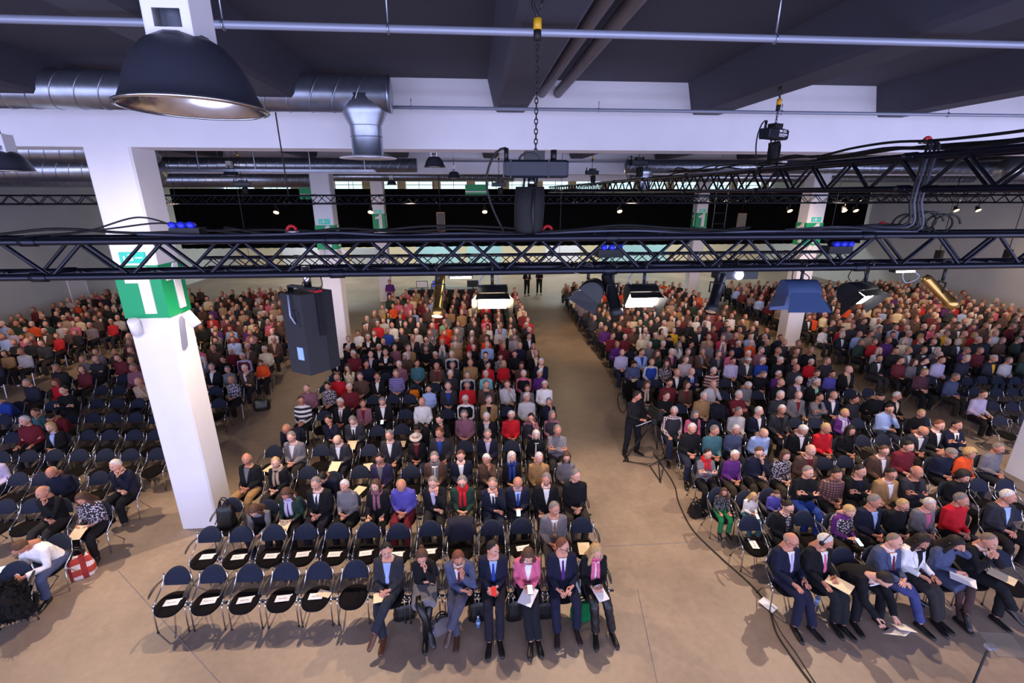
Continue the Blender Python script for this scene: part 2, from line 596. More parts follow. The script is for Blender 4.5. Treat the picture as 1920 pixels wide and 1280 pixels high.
pipe('water_pipe', 'grey painted pipe crossing the ceiling close to the camera', [(XL, 3.95, 7.54), (XR, 3.95, 7.54)], .027, 'pipe',
     [(x, 3.95, 7.54, ceil_at(x)) for x in (-4.9, -1.75, -.6, 2.35, 4.6, 7.9)])
pipe('water_pipe', 'thin grey pipe running along the front of the white girder', [(-1.2, 7.6, 7.60), (XR, 7.6, 7.60)], .024, 'pipe',
     [(x, 7.6, 7.60, 7.72) for x in (-.9, 1.9, 4.8, 7.6, 10.6)])
pipe('water_pipe', 'left of two thick grey pipes going into the white girder', [(1.10, YF, 7.92), (1.10, 8.2, 7.92)], .075, 'oldpipe', [(1.10, 6.0, 7.92, ZC)])
pipe('water_pipe', 'right of two thick grey pipes going into the white girder', [(1.36, YF, 7.92), (1.36, 8.2, 7.92)], .075, 'oldpipe', [(1.36, 6.0, 7.92, ZC)])
pipe('water_pipe', 'thin pipe along the second girder', [(-1.5, 17.9, 7.5), (XR, 17.9, 7.5)], .03, 'pipe')
for i, x in enumerate((-9.2, -10.5)):
    pipe('water_pipe', '%s of two dim pipes under the ceiling at upper left' % ('right' if i == 0 else 'left'), [(x + 2.6, YF, 7.9), (x + 2.6, 8.1, 7.9)], .05, 'oldpipe')
duct('spiral_duct', 'wide spiral air duct at far left above the long truss', XL, -8.0, 13.2, 6.98, .30)
duct('spiral_duct', 'wide dim spiral air duct far behind the left column', XL, -6.5, 21.0, 6.95, .32)
duct('spiral_duct', 'wide dim spiral air duct behind the right truss', 14.5, XR, 12.4, 7.0, .30)
# cable ladder behind the left column
e = empty('cable_tray', (0, 15.2, 7.05), label='steel cable ladder on hangers behind the first left column', cat='cable tray')
for yy in (-.15, .15):
    boxes(((-15, yy - .015, -.03), (-3.0, yy + .015, .03))).build('rail', 'zinc', e, False)
rg = rod_mesh('rung', 'zinc')
for xx in np.arange(-14.8, -3.1, .6):
    ob('rung', rg, e, mx=rod_matrix((xx, -.15, 0), (xx, .15, 0), .012))
for xx in np.arange(-14.5, -3.1, 1.6):
    ob('hanger', rg, e, mx=rod_matrix((xx, 0, 0), (xx, 0, 1.05), .02))
# ------------------------------------------------------------------ trusses
CH = rod_mesh('chord', 'truss', n=14)
BR = rod_mesh('brace', 'truss', n=8)
FEND = rod_mesh('coupler', 'truss', n=14)


def truss(label, a, b, s=.24, r=.0255, br=.0125, period=.52, single=True, group=None, hang=()):
    """box truss from a to b (lower front chord), s = chord spacing; braces are single parts near the camera"""
    a, b = Vector(a), Vector(b)
    d = (b - a).normalized()
    L = (b - a).length
    side = Vector((-d.y, d.x, 0))
    up = Vector((0, 0, 1))
    e = empty('box_truss', a, label=label, cat='truss', group=group)
    P = lambda t, i, j: d * t + side * (s * i) + up * (s * j)
    for i in (0, 1):
        for j in (0, 1):
            ob('chord', CH, e, mx=rod_matrix(P(0, i, j), P(L, i, j), r))
    lat = MB()
    n = int(L / (period / 2))
    for k in range(n):
        t0, t1 = k * period / 2, (k + 1) * period / 2
        f = k % 2
        segs = [(P(t0, 0, f), P(t1, 0, 1 - f)), (P(t0, 1, 1 - f), P(t1, 1, f)),
                (P(t0, f, 1), P(t1, 1 - f, 1)), (P(t0, 1 - f, 0), P(t1, f, 0))]
        for p, q in segs:
            if single:
                ob('brace', BR, e, mx=rod_matrix(p, q, br))
            else:
                lat.tube([p, q], br, 5)
    if not single:
        o = lat.build('bracing', 'truss', e)
        o['kind'] = 'stuff'
    if hang:
        for t in hang:
            ob('suspension_wire', BR, e, mx=rod_matrix(P(t, .5, 1), P(t, .5, 1) + up * (ceil_at(a.x + d.x * t) - (a.z + s)), .005))
    for t in np.arange(2.0, L, 2.0):
        for i in (0, 1):
            for j in (0, 1):
                ob('coupler', FEND, e, mx=rod_matrix(P(t - .05, i, j), P(t + .05, i, j), r * 1.3))
    return e


truss('black box truss across the picture closest to the camera, carrying lamps', (-5.0, 3.40, 5.85), (5.6, 3.40, 5.85))
truss('black box truss running away on the right, crowded with cables', (3.62, 1.6, 6.43), (3.62, 22.0, 6.43))
truss('long black box truss across the hall in front of the drape', (XL + .3, 15.0, 6.10), (XR - .3, 15.0, 6.10), single=False, hang=(3, 12, 36, 45))
truss('lower black truss seen through the nearest truss', (-6.2, 11.0, 4.78), (9.5, 11.0, 4.78), s=.22, single=False, hang=(1.0, 8.2, 15.0))
truss('far black truss on the right beside the drape', (8.0, 21.8, 6.0), (25.0, 21.8, 6.0), single=False, hang=(2, 14))
truss('black truss far right running towards the back', (20.6, 9.0, 6.35), (20.6, 24.0, 6.35), single=False, hang=(3, 8))
# upright ladder tower by the far right column
e = empty('truss_tower', (11.45, 22.2, 4.3), label='slim upright lattice tower beside the far right column', cat='truss')
for i in (0, 1):
    ob('chord', CH, e, mx=rod_matrix((i * .6, 0, 0), (i * .6, 0, 3.8), .03))
for k in range(7):
    ob('brace', BR, e, mx=rod_matrix((0, 0, .2 + k * .5), (.6, 0, .2 + k * .5), .02))


# ------------------------------------------------------------------ chain hoists
def hoist(name, label, loc, chain_top, big=True, rz=0.0, cable=True, text=False):
    e = empty(name, loc, rz, label, 'chain hoist')
    b = MB()
    W = .23 if big else .22
    prof = [(-.07, -.045), (-.055, -.06), (.055, -.06), (.07, -.045), (.07, .045), (.055, .06), (-.055, .06), (-.07, .045)]
    V = [(x, y, z) for x in (-W, -W + .02, W - .02, W) for y, z in [(p * (1 if abs(abs(x) - W) > .001 else .9), q * (1 if abs(abs(x) - W) > .001 else .9)) for p, q in prof]]
    F = [(i * 8 + j, i * 8 + (j + 1) % 8, (i + 1) * 8 + (j + 1) % 8, (i + 1) * 8 + j) for i in range(3) for j in range(8)]
    F += [tuple(range(7, -1, -1)), tuple(range(24, 32))]
    b.add(V, F)
    b.build('housing', 'hoist', e, False)
    for xx in (-.19, .08):
        boxes(((xx, -.073, -.062), (xx + .012, .073, .062))).build('housing_band', 'black', e, False)
    t = MB()
    t.box((-.08, -.05, .06), (.06, .05, .12))
    t.build('chain_guide', 'black', e, False)
    MB().tube([(.13, 0, .05), (.13, 0, .13)], .022, 10).build('eye_bolt', 'black', e)
    MB().tube([(-.21, 0, .05), (-.21, 0, .14)], .016, 8).build('cable_gland', 'black', e)
    h = MB()
    a = np.linspace(0, PI, 10)
    h.tube([(-.05 + .07 * math.cos(q), -.045, .06 + .045 * math.sin(q)) for q in a], .008, 6)
    h.build('handle', 'black', e)
    # chain
    c = MB()
    z = .12
    k = 0
    Lk, rk = (.034, .011)
    while z < chain_top - .24:
        q = np.linspace(0, 2 * PI, 9)[:-1]
        ring = [((rk * math.cos(s_)) * (1 if k % 2 == 0 else 0), (rk * math.cos(s_)) * (0 if k % 2 == 0 else 1), z + Lk * .62 * math.sin(s_)) for s_ in q]
        c.tube(ring, .0042, 5, closed=True)
        z += Lk * .95
        k += 1
    c.build('chain', 'black', e)
    hk = MB()
    zt = chain_top
    hk.tube([(0, 0, zt - .26), (0, 0, zt - .20)], .026, 10)
    hk.build('hook_sleeve', 'rubber', e)
    yk = MB()
    yk.tube([(0, 0, zt - .20), (0, 0, zt - .135)], .028, 12)
    yk.build('hook_collar', 'yellow', e)
    ho = MB()
    ho.tube([(0, 0, zt - .14), (-.004, 0, zt - .11), (-.032, 0, zt - .06), (-.026, 0, zt - .01), (0, 0, zt + .008), (.028, 0, zt - .012), (.03, 0, zt - .05), (.012, 0, zt - .085)],
            [.012, .012, .012, .013, .013, .012, .010, .007], 8)
    ho.build('hook', 'black', e)
    # chain bag
    bg = MB()
    if big:
        V, F = tube([(-.06, -.02, -.48), (-.05, -.02, -.40), (-.04, -.02, -.25), (-.04, -.02, -.12)], [.085, .11, .115, .11], 16, True, ry=[.07, .09, .09, .08])
    else:
        V, F = tube([(.06, -.0, -.30), (.055, 0, -.22), (.05, 0, -.13), (.04, 0, -.09)], [.075, .085, .085, .08], 14, True, ry=[.06, .07, .07, .06])
    V = V + np.stack([.006 * np.sin(V[:, 2] * 90 + V[:, 0] * 40), .006 * np.cos(V[:, 2] * 70), V[:, 0] * 0], 1)
    bg.add(V, F)
    bg.build('chain_bag', 'bagcloth', e)
    st = MB()
    for xx in (-.09, .0):
        st.tube([(xx, -.03, -.13), (xx + .01, -.02, -.06)], .009, 5)
    st.tube([(-.02, -.11, -.14), (-.03, -.12, -.30), (-.02, -.10, -.46)], .012, 6)
    st.build('bag_strap', 'rubber', e)
    if big:
        ht = MB()
        ht.tube([(-.03, -.02, -.06), (-.03, -.02, -.12)], .028, 10)
        ht.build('lower_hook', 'chrome', e)
    if cable:
        cb = MB()
        t_ = np.linspace(0, 1, 14)
        cb.tube([(-.21 - .16 * math.sin(PI * q) * (1 - .2 * q), 0, .14 + .02 * math.sin(PI * min(1, q * 3)) - .62 * q ** 1.35) for q in t_], .008, 6)
        cb.build('power_cable', 'rubber', e)
    if text:
        tx = MB()
        for (x0, x1, z0, z1) in ((-.01, .05, .02, .045), (-.01, .17, -.004, .004), (-.01, .17, -.016, -.009), (-.01, .12, -.03, -.023)):
            tx.box((x0, -.0735, z0), (x1, -.071, z1))
        for cx_ in (.085, .125):
            q = np.linspace(0, 2 * PI, 13)[:-1]
            tx.tube([(cx_ + .014 * math.cos(s_), -.073, .032 + .014 * math.sin(s_)) for s_ in q], .004, 4, closed=True)
        tx.build('printed_label', 'white', e, False)
    return e


M['hoist'] = mat('hoist_paint', (26, 31, 43), 0.4, 0.2)
M['bagcloth'] = mat('black_bag_cloth', (13, 14, 18), 0.8, bump=.4, bscale=40)
hoist('chain_hoist', 'dark blue chain hoist with black chain bag, hanging centrally above nearest truss', (.44, 3.52, 6.565), 7.63 - 6.565)
hoist('chain_hoist', 'black hoist with white printed label above the right-hand truss', (3.74, 6.0, 7.10), 7.63 - 7.10, False, R(28), text=True)
hoist('chain_hoist', 'small black hoist on the right truss, second from the camera', (3.74, 11.0, 7.06), 7.63 - 7.06, False, R(20))
hoist('chain_hoist', 'smallest black hoist far along the right truss', (3.74, 15.4, 7.03), 7.63 - 7.03, False, R(20), cable=False)
hoist('chain_hoist', 'far black hoist left of the central hoist, above the drape', (.75, 15.1, 6.66), 7.63 - 6.66, False, R(10))
hoist('chain_hoist', 'far black hoist above the drape, left of the second left column', (-6.9, 15.1, 6.66), 7.63 - 6.66, False, R(10), cable=False)
hoist('chain_hoist', 'far black hoist above the long truss at far left', (-14.9, 15.1, 6.66), 7.63 - 6.66, False, R(10), cable=False)


# ------------------------------------------------------------------ high bay lamps
def highbay(label, loc, s=1.0, tilt=0.0, top=None):
    e = empty('high_bay_lamp', loc, 0, label, 'lamp', 'high bay lamps under the ceiling')
    V, F = lathe([(.232, 0), (.238, .004), (.226, .012), (.209, .05), (.192, .10), (.164, .155), (.124, .20), (.08, .225), (.0, .23)], 40)
    mx = Matrix.Rotation(tilt, 4, 'X') @ Matrix.Scale(s, 4)
    o = MB().add(xf(V, mx), F).build('dome', 'dome', e)
    V, F = lathe([(.230, .002), (.218, .014), (.197, .05), (.177, .10), (.147, .145), (.105, .18), (.06, .195), (0, .2)], 40)
    MB().add(xf(V, mx), [f[::-1] for f in F]).build('reflector', 'mirror', e)
    V, F = lathe([(.229, -.006), (.244, -.003), (.244, .003), (.229, .004)], 40)
    MB().add(xf(V, mx), F).build('rim', 'mirror', e)
    V, F = lathe([(.09, .2), (.085, .225), (.05, .235), (0, .235)], 24)
    MB().add(xf(V, mx), F).build('neck', 'mirror', e)
    br = MB()
    for (x0, x1, y0, y1) in ((-.075, .075, -.077, -.074), (-.075, .075, .074, .077)):
        br.box((x0, y0, .20), (-.045, y1, .42), 0, mx); br.box((.045, y0, .20), (x1, y1, .42), 0, mx)
        br.box((-.045, y0, .20), (.045, y1, .235), 0, mx); br.box((-.045, y0, .29), (.045, y1, .42), 0, mx)
    br.box((-.077, -.077, .20), (-.074, .077, .42), 0, mx); br.box((.074, -.077, .20), (.077, .077, .42), 0, mx)
    br.build('bracket', 'white', e, False)
    V, F = lathe([(.055, .22), (.055, .42), (.03, .43), (0, .43)], 16)
    MB().add(xf(V, mx), F).build('ballast_can', 'zinc', e)
    su = MB()
    su.tube([(0, 0, .42 * s), (0, 0, (top or ceil_at(loc[0])) - loc[2])], .012, 6)
    su.build('suspension', 'zinc', e)


highbay('large dark dome lamp with white bracket, right in front of the camera', (-1.01, 1.95, 6.695), 1.0, R(-1))
highbay('dark dome lamp hanging left of the central hoist', (-.87, 11.0, 6.95))
highbay('dark dome lamp at far left edge under a white bracket', (-5.72, 6.55, 6.66))
highbay('small dome lamp right of the first left column', (-7.6, 16.0, 6.93))
highbay('small dome lamp just behind the lamp left of the hoist', (-.7, 17.0, 6.9))
highbay('tiny dome lamp far behind, right of the second left column', (-4.0, 24.0, 6.8))
highbay('dome lamp behind the right truss', (8.75, 13.4, 6.85))


# ------------------------------------------------------------------ stage lamps on the nearest truss
def hook_clamp(e, z0, z1):
    c = MB()
    c.tube([(0, 0, z0), (0, 0, z1)], .012, 8)
    a = np.linspace(-.4, PI + .4, 9)
    c.tube([(0, .032 * math.cos(q), z1 + .03 + .032 * math.sin(q)) for q in a], .009, 6)
    c.build('hook_clamp', 'lampblack', e)


def flood(label, x, z, lit='lit', rz=0.0, flap='lampblack', w=.115, y=3.41, tilt=R(-47), closed=False):
    """asymmetric flood with barn doors, its mouth turned down and towards the stage"""
    e = empty('flood_lamp', (x, y, z), rz, label, 'stage lamp', 'lamps under the nearest truss')
    hook_clamp(e, .14, 5.84 - z)
    mx = Matrix.Rotation(tilt, 4, 'X')
    yk = MB()
    yk.tube(xf([(-w * .9, 0, .02), (-w * .9, 0, .12), (-w * .3, 0, .15), (w * .3, 0, .15), (w * .9, 0, .12), (w * .9, 0, .02)], mx), .008, 6)
    yk.build('yoke', 'lampblack', e)
    # hood: half barrel
    h = MB()
    a = np.linspace(0, PI, 15)
    V, F = [], []
    for i, xx in enumerate((-w, -w * .98, w * .98, w)):
        sc = .92 if i in (0, 3) else 1.0
        for q in a:
            V.append((xx, -.095 * math.cos(q) * sc, .03 + .125 * math.sin(q) * sc))
    k = len(a)
    for i in range(3):
        for j in range(k - 1):
            F.append((i * k + j, i * k + j + 1, (i + 1) * k + j + 1, (i + 1) * k + j))
    F += [tuple(range(k - 1, -1, -1)), tuple(range(3 * k, 4 * k))]
    h.add(xf(V, mx), F)
    h.build('hood', flap if closed else 'lampblack', e)
    # barn doors
    fl = [[(-w, -.085, .03), (w, -.085, .03), (w * 1.12, -.115, -.04), (-w * 1.12, -.115, -.04)],
          [(-w, .085, .03), (w, .085, .03), (w * 1.25, .16, -.075), (-w * 1.25, .16, -.075)],
          [(-w, -.08, .03), (-w, .08, .03), (-w * 1.35, .12, -.07), (-w * 1.35, -.12, -.05)],
          [(w, -.08, .03), (w, .08, .03), (w * 1.35, .12, -.07), (w * 1.35, -.12, -.05)]]
    if closed:
        fl[0] = [(-w * .75, -.085, .07), (w * .75, -.085, .07), (w * 1.3, -.16, -.10), (-w * 1.3, -.16, -.10)]
        fl[1] = [(-w, .085, .03), (w, .085, .03), (w * 1.2, .12, -.09), (-w * 1.2, .12, -.09)]
    for qi, q in enumerate(fl):
        if qi == 1 and lit: continue
        mb = MB()
        V = np.array(q)
        nrm = np.cross(V[1] - V[0], V[2] - V[0]); nrm /= np.linalg.norm(nrm)
        V = np.concatenate([V, V + nrm * .004])
        mb.add(xf(V, mx), [(3, 2, 1, 0), (4, 5, 6, 7), (0, 1, 5, 4), (1, 2, 6, 5), (2, 3, 7, 6), (3, 0, 4, 7)])
        mb.build('barn_door', flap, e, False)
    if lit:
        g = MB()
        g.box((-w * .95, -.07, .004), (w * .95, .08, .026), 0, mx)
        g.build('lens', lit, e, False)
        sp = lamp('flood_glow', 'SPOT', (x, y - .02, z - .05), 30, (1, .85, .66), (x, y - 2.6, 0), .08, spot=100)
    sl = MB()
    sl.box((-w * .35, -.02, .122), (w * .35, .0, .128), 0, mx)
    sl.build('vent', 'mirror', e, False)
    return e


def profile_spot(label, x, z, rz=0.0, tilt=R(25), body='fargold', lens='litw', y=3.41, L=.17, r=.038):
    e = empty('profile_spot', (x, y, z), rz, label, 'stage lamp', 'lamps under the nearest truss')
    hook_clamp(e, .09, 5.84 - z)
    mx = Matrix.Rotation(tilt, 4, 'X')
    V, F = lathe([(0, L), (r * .8, L), (r, L * .85), (r, -L * .6), (r * 1.18, -L * .62), (r * 1.18, -L), (r * 1.05, -L)], 20)
    MB().add(xf(V, mx), F).build('barrel', body, e)
    V, F = lathe([(r * 1.05, -L * .97), (0, -L * .99)], 20)
    MB().add(xf(V, mx), F).build('lens', lens, e)
    yk = MB()
    yk.tube([(-r * 1.3, 0, 0), (-r * 1.3, 0, .08), (r * 1.3, 0, .08), (r * 1.3, 0, 0)], .007, 6)
    yk.build('yoke', 'lampblack', e)
    return e


flood('lit warm flood lamp with black hood, left of the wide aisle', .115, 5.61, 'lit')
flood('lit white flood lamp with black hood, right of the wide aisle', 1.275, 5.60, 'litw')
flood('lit white flood lamp with tilted black flaps, furthest right', 3.08, 5.59, 'litw', R(16))
flood('blue-grey barn-door lamp with closed flaps hanging in front of right column', 2.54, 5.60, None, R(-4), 'bluefilter', .13, tilt=R(-12), closed=True)
flood('black flood lamp seen edge-on beside the wide aisle', .84, 5.64, 'litw', R(70), tilt=R(35), w=.08)
profile_spot('brass coloured round spot with glowing lens, left of the warm flood lamp', -.285, 5.68, R(-8), R(-32))
profile_spot('black round spot between edge-on flood and white flood', 1.03, 5.66, R(30), R(-25), 'lampblack', 'mirror', r=.045)
profile_spot('black round spot tilted to the left, beside violet lamp', 1.86, 5.66, R(-40), R(-38), 'lampblack', 'mirror', r=.04)
profile_spot('brass coloured round spot pointing right, last on the truss', 3.74, 5.64, R(70), R(-48), 'fargold', 'mirror')
# violet LED fixture lying under the truss
e = empty('led_fixture', (2.05, 3.52, 5.80), 0, 'flat black LED lamp with one violet-white lens under the truss', 'stage lamp')
boxes(((-.16, -.06, -.045), (.16, .06, .03))).build('body', 'lampblack', e, False)
V, F = lathe([(0, 0), (.03, 0), (.034, .012), (0, .012)], 18)
MB().add(xf(V, Matrix.Translation((.0, -.062, -.012)) @ Matrix.Rotation(PI / 2, 4, 'X')), F).build('lens', 'litb', e)
hook_clamp(e, .02, .04)
# small lit bars on the underside of the truss
for xx, lb in ((-.12, 'thin lit lamp strip under truss beside the brass spot'), (3.46, 'thin lit lamp strip under truss near last spot')):
    e = empty('lamp_strip', (xx, 3.5, 5.80), 0, lb, 'stage lamp')
    boxes(((-.09, -.03, -.012), (.09, .03, .012))).build('body', 'lampblack', e, False)
    boxes(((-.08, -.033, -.009), (.08, -.028, .004))).build('lens', 'litw', e, False)


# small lamps on the far trusses
def far_lamp(label, x, y, z, on=True):
    e = empty('par_lamp', (x, y, z), 0, label, 'stage lamp', 'small lamps on the far trusses')
    V, F = lathe([(0, .14), (.04, .13), (.07, .04), (.085, -.04), (.078, -.04)], 14)
    MB().add(xf(V, Matrix.Rotation(R(-40), 4, 'X')), F).build('can', 'lampblack', e)
    V, F = lathe([(.076, -.036), (0, -.036)], 14)
    MB().add(xf(V, Matrix.Rotation(R(-40), 4, 'X')), F).build('lens', 'litfar' if on else 'mirror', e)
    c = MB()
    c.tube([(0, 0, .1), (0, 0, .22)], .015, 6)
    c.build('clamp', 'lampblack', e)


for i, x in enumerate((-16.6, -16.1, -9.6, -9.2, -6.0, -3.2, .3, 4.6, 10.3, 12.2, 12.6, 16.2, 17.0, 19.5)):
    far_lamp('small glowing lamp under the long far truss, %s from the left' % ['first', 'second', 'third', 'fourth', 'fifth', 'sixth', 'seventh', 'eighth', 'ninth', 'tenth', 'eleventh', 'twelfth', 'thirteenth', 'fourteenth'][i], x, 15.0, 5.875)


# ------------------------------------------------------------------ loudspeakers
def loudspeaker(label, loc, rz, s=1.0, m='speakergrey', plate=True, tilt=0.0, group=None):
    e = empty('loudspeaker', loc, rz, label, 'loudspeaker', group)
    b = MB()
    c = .03 * s
    # trapezoid cabinet, narrower at the back
    fw, bw, dp, hh = .155 * s, .12 * s, .15 * s, .35 * s
    base = [(-fw, -dp), (fw, -dp), (fw, -dp + .12 * s), (bw, dp), (-bw, dp), (-fw, -dp + .12 * s)]
    V = [(x, y, z) for z in (-hh, hh) for x, y in base]
    n = len(base)
    F = [(i, (i + 1) % n, (i + 1) % n + n, i + n) for i in range(n)] + [tuple(range(n - 1, -1, -1)), tuple(range(n, 2 * n))]
    mx = Matrix.Rotation(tilt, 4, 'X')
    b.add(xf(V, mx), F)
    b.build('cabinet', m, e, False)
    g = MB()
    g.box((-fw * .94, -dp - .008, -hh * .95), (fw * .94, -dp - .001, hh * .95), 0, mx)
    g.build('grille', 'black', e, False)
    if plate:
        p = MB()
        p.box((-bw * .55, dp, -hh * .62), (bw * .0, dp + .006, -hh * .30), 0, mx)
        p.build('rating_plate', 'plate', e, False)
        p = MB()
        p.box((-bw * .6, dp - .002, hh * .22), (bw * .3, dp + .004, hh * .62), 0, mx)
        pl = p.build('connector_panel', 'black', e, False)
        p = MB()
        p.tube([(-bw * .3, dp + .012, hh * .30), (-bw * .1, dp + .03, hh * .5), (-bw * .05, dp + .02, hh * 1.0)], .008 * s, 6)
        p.build('signal_cable', 'pipe', e)
        y = MB()
        y.box((-fw * 1.12, -.03 * s, -.02 * s), (-fw * 1.06, .03 * s, hh * 1.12)); y.box((fw * 1.06, -.03 * s, -.02 * s), (fw * 1.12, .03 * s, hh * 1.12))
        y.box((-fw * 1.12, -.03 * s, hh * 1.08), (fw * 1.12, .03 * s, hh * 1.12))
        y.build('yoke', 'black', e, False)
        q = MB()
        q.tube([(-.05 * s, 0, hh * 1.1), (-.05 * s, 0, hh * 1.1 + .16)], .028, 12)
        q.build('hanging_pipe', 'chrome', e)
        st = MB()
        st.box((-fw * 1.13, -.03 * s, hh * 1.02), (-fw * .55, .031 * s, hh * 1.07))
        st.build('red_tape', 'red', e, False)
    return e


loudspeaker('big black loudspeaker hanging below the nearest truss, left of centre', (-1.32, 3.60, 5.37), R(150), .90)
loudspeaker('small plywood-backed loudspeaker in front of the drape, centre left', (-1.74, 24.0, 5.05), R(12), 1.3, 'wood', False)
loudspeaker('small plywood-backed loudspeaker in front of the drape, right', (13.9, 24.0, 4.95), R(-20), 1.3, 'wood', False)
for i, x in enumerate((20.3, 23.6)):
    loudspeaker('%s of two small dark loudspeakers by the right wall' % ('left' if i == 0 else 'right'), (x, 19.0, 3.75), R(20), .8, 'black', False)
for x, y, z in ((-1.74, 24, 5.5), (13.9, 24, 5.4)):
    e = tag(MB().tube([(x, y, z), (x, y, ZC)], .02, 6).build('suspension_rod', 'black'), 'thin black rod holding the %s plywood loudspeaker' % ('left' if x < 0 else 'right'), 'rod')
for x in (20.3, 23.6):
    tag(MB().tube([(x, 19, 4.0), (x, 19, ZC)], .015, 6).build('suspension_rod', 'black'), 'thin rod above the %s small loudspeaker at the right wall' % ('left' if x < 21 else 'right'), 'rod')

# ------------------------------------------------------------------ plugs, clamps and cables on the trusses
for i, (x, y, z) in enumerate(((-2.02, 3.5, 6.14), (1.05, 3.62, 5.95), (2.95, 3.62, 5.96))):
    e = empty('power_splitter', (x, y, z), 0, ['black box with three blue sockets on the left of the truss', 'black box with blue sockets inside the middle of truss', 'black box with blue sockets inside the right of truss'][i], 'power box')
    boxes(((-.10, -.05, -.03), (.10, .05, .03))).build('box', 'rubber', e, False)
    for k in (-.06, 0, .06):
        V, F = lathe([(0, .03), (.021, .03), (.021, -.02), (0, -.02)], 16)
        MB().add(xf(V, Matrix.Translation((k, -.05, .05)) @ Matrix.Rotation(R(80), 4, 'X')), F).build('socket', 'blueplug', e)
for i, (x, y, z) in enumerate(((.55, 3.6, 6.13), (-1.35, 3.6, 6.14), (3.68, 3.8, 6.80), (3.3, 3.62, 6.14))):
    e = empty('truss_clamp', (x, y, z), 0, ['red shackle clamp on the truss below the central hoist', 'dark red clamp on truss above the big loudspeaker', 'bright red clamp with cables on the right-hand truss', 'red clamp where the two black trusses meet'][i], 'clamp')
    a = np.linspace(0, PI, 9)
    MB().tube([(.032 * math.cos(q), 0, .032 * math.sin(q)) for q in a], .012, 8).build('shackle', 'red', e)
    MB().tube([(-.05, 0, -.01), (.05, 0, -.01)], .009, 8).build('bolt', 'chrome', e)


def cable(label, pts, r=.009, m='rubber', n=40, name='power_cable'):
    P = np.array(pts, float)
    k = len(P)
    t = np.linspace(0, k - 1, n)
    out = []
    for q in t:
        i = min(int(q), k - 2)
        f = q - i
        p0, p1, p2, p3 = P[max(i - 1, 0)], P[i], P[i + 1], P[min(i + 2, k - 1)]
        out.append(.5 * ((2 * p1) + (-p0 + p2) * f + (2 * p0 - 5 * p1 + 4 * p2 - p3) * f * f + (-p0 + 3 * p1 - 3 * p2 + p3) * f ** 3))
    o = MB().tube(out, r, 6).build(name, m)
    return tag(o, label, 'cable', None)


rng = random.Random(5)
def along(y, z, x0, x1, amp, seed, n=14):
    rr = random.Random(seed)
    return [(x, y + rr.uniform(-amp, amp), z + rr.uniform(-amp * .4, amp)) for x in np.linspace(x0, x1, n)]
cable('grey cable lying along the top of the nearest truss, front run', along(3.42, 6.12, -2.3, 3.4, .02, 1), .009, 'dkcable', 60)
cable('black cable lying along the top of the nearest truss, middle run', along(3.52, 6.13, -1.8, 3.6, .04, 2), .010, 'rubber', 60)
cable('black cable lying along the top of the nearest truss, rear run', along(3.62, 6.13, -4.5, 2.2, .04, 3), .010, 'rubber', 60)
cable('thin black chain hanging from the big duct, right of near lamp', [(-2.75, 7.35, 7.48), (-2.75, 7.36, 7.2), (-2.75, 7.4, 6.35)], .010, 'rubber', 8, 'suspension_chain')
cable('black cable rising to the blue sockets on the left', [(-3.1, 3.5, 6.12), (-2.7, 3.5, 6.15), (-2.35, 3.52, 6.24), (-2.1, 3.5, 6.18)], .006)
cable('second black cable crossing towards the blue sockets', [(-2.9, 3.46, 6.12), (-2.5, 3.5, 6.17), (-2.2, 3.52, 6.20), (-1.95, 3.5, 6.16), (-1.6, 3.5, 6.12)], .006)
for i in range(4):
    rr = random.Random(40 + i)
    cable('%s of the cable bundle on top of the right-hand truss' % ['topmost', 'second', 'third', 'lowest'][i],
          [(3.66 + rr.uniform(-.05, .12), y, 6.73 + .02 * i + rr.uniform(-.03, .05)) for y in np.linspace(1.7, 9.0, 16)], .012, 'rubber', 60)
for i in range(4):
    dx = i * .03
    cable('%s grey cable drooping from the right-hand truss to the nearest truss' % ['first', 'second', 'third', 'fourth'][i],
          [(3.62 + dx, 3.75 + .05 * i, 6.80), (3.45 + dx, 3.55, 6.76), (3.34 + dx, 3.45, 6.60), (3.30 + dx, 3.42, 6.35), (3.34 + dx, 3.44, 6.18 - .02 * i), (3.15 - .1 * i, 3.5, 6.15), (2.7 - .1 * i, 3.5, 6.13)], .009, 'dkcable' if i % 2 else 'rubber')
for i, (x, z) in enumerate(((3.46, 6.1), (3.6, 6.12), (3.75, 6.1))):
    a = np.linspace(0, 2 * PI * 1.7, 18)
    cable('%s coiled cable loop at the right end of the truss' % ['left', 'middle', 'right'][i], [(x + .10 * math.cos(q), 3.5 + .01 * q, z + .07 + .07 * math.sin(q)) for q in a], .008, 'rubber', 50)
for i, (x, s_) in enumerate(((.10, 1), (1.25, 1), (2.56, -1), (3.05, 1), (3.5, -1), (-1.2, 1))):
    cable('thin loop of lamp cable %s' % ['over the warm flood lamp', 'over the white flood lamp', 'over the blue-grey lamp', 'over the furthest right flood lamp', 'beside the last lit strip', 'over the big loudspeaker'][i],
          [(x - .02, 3.5, 5.83), (x - .08 * s_, 3.46, 5.76), (x - .02, 3.45, 5.71), (x + .06 * s_, 3.46, 5.75), (x + .05 * s_, 3.48, 5.83)], .004, 'pipe' if i in (0, 1, 4) else 'rubber')

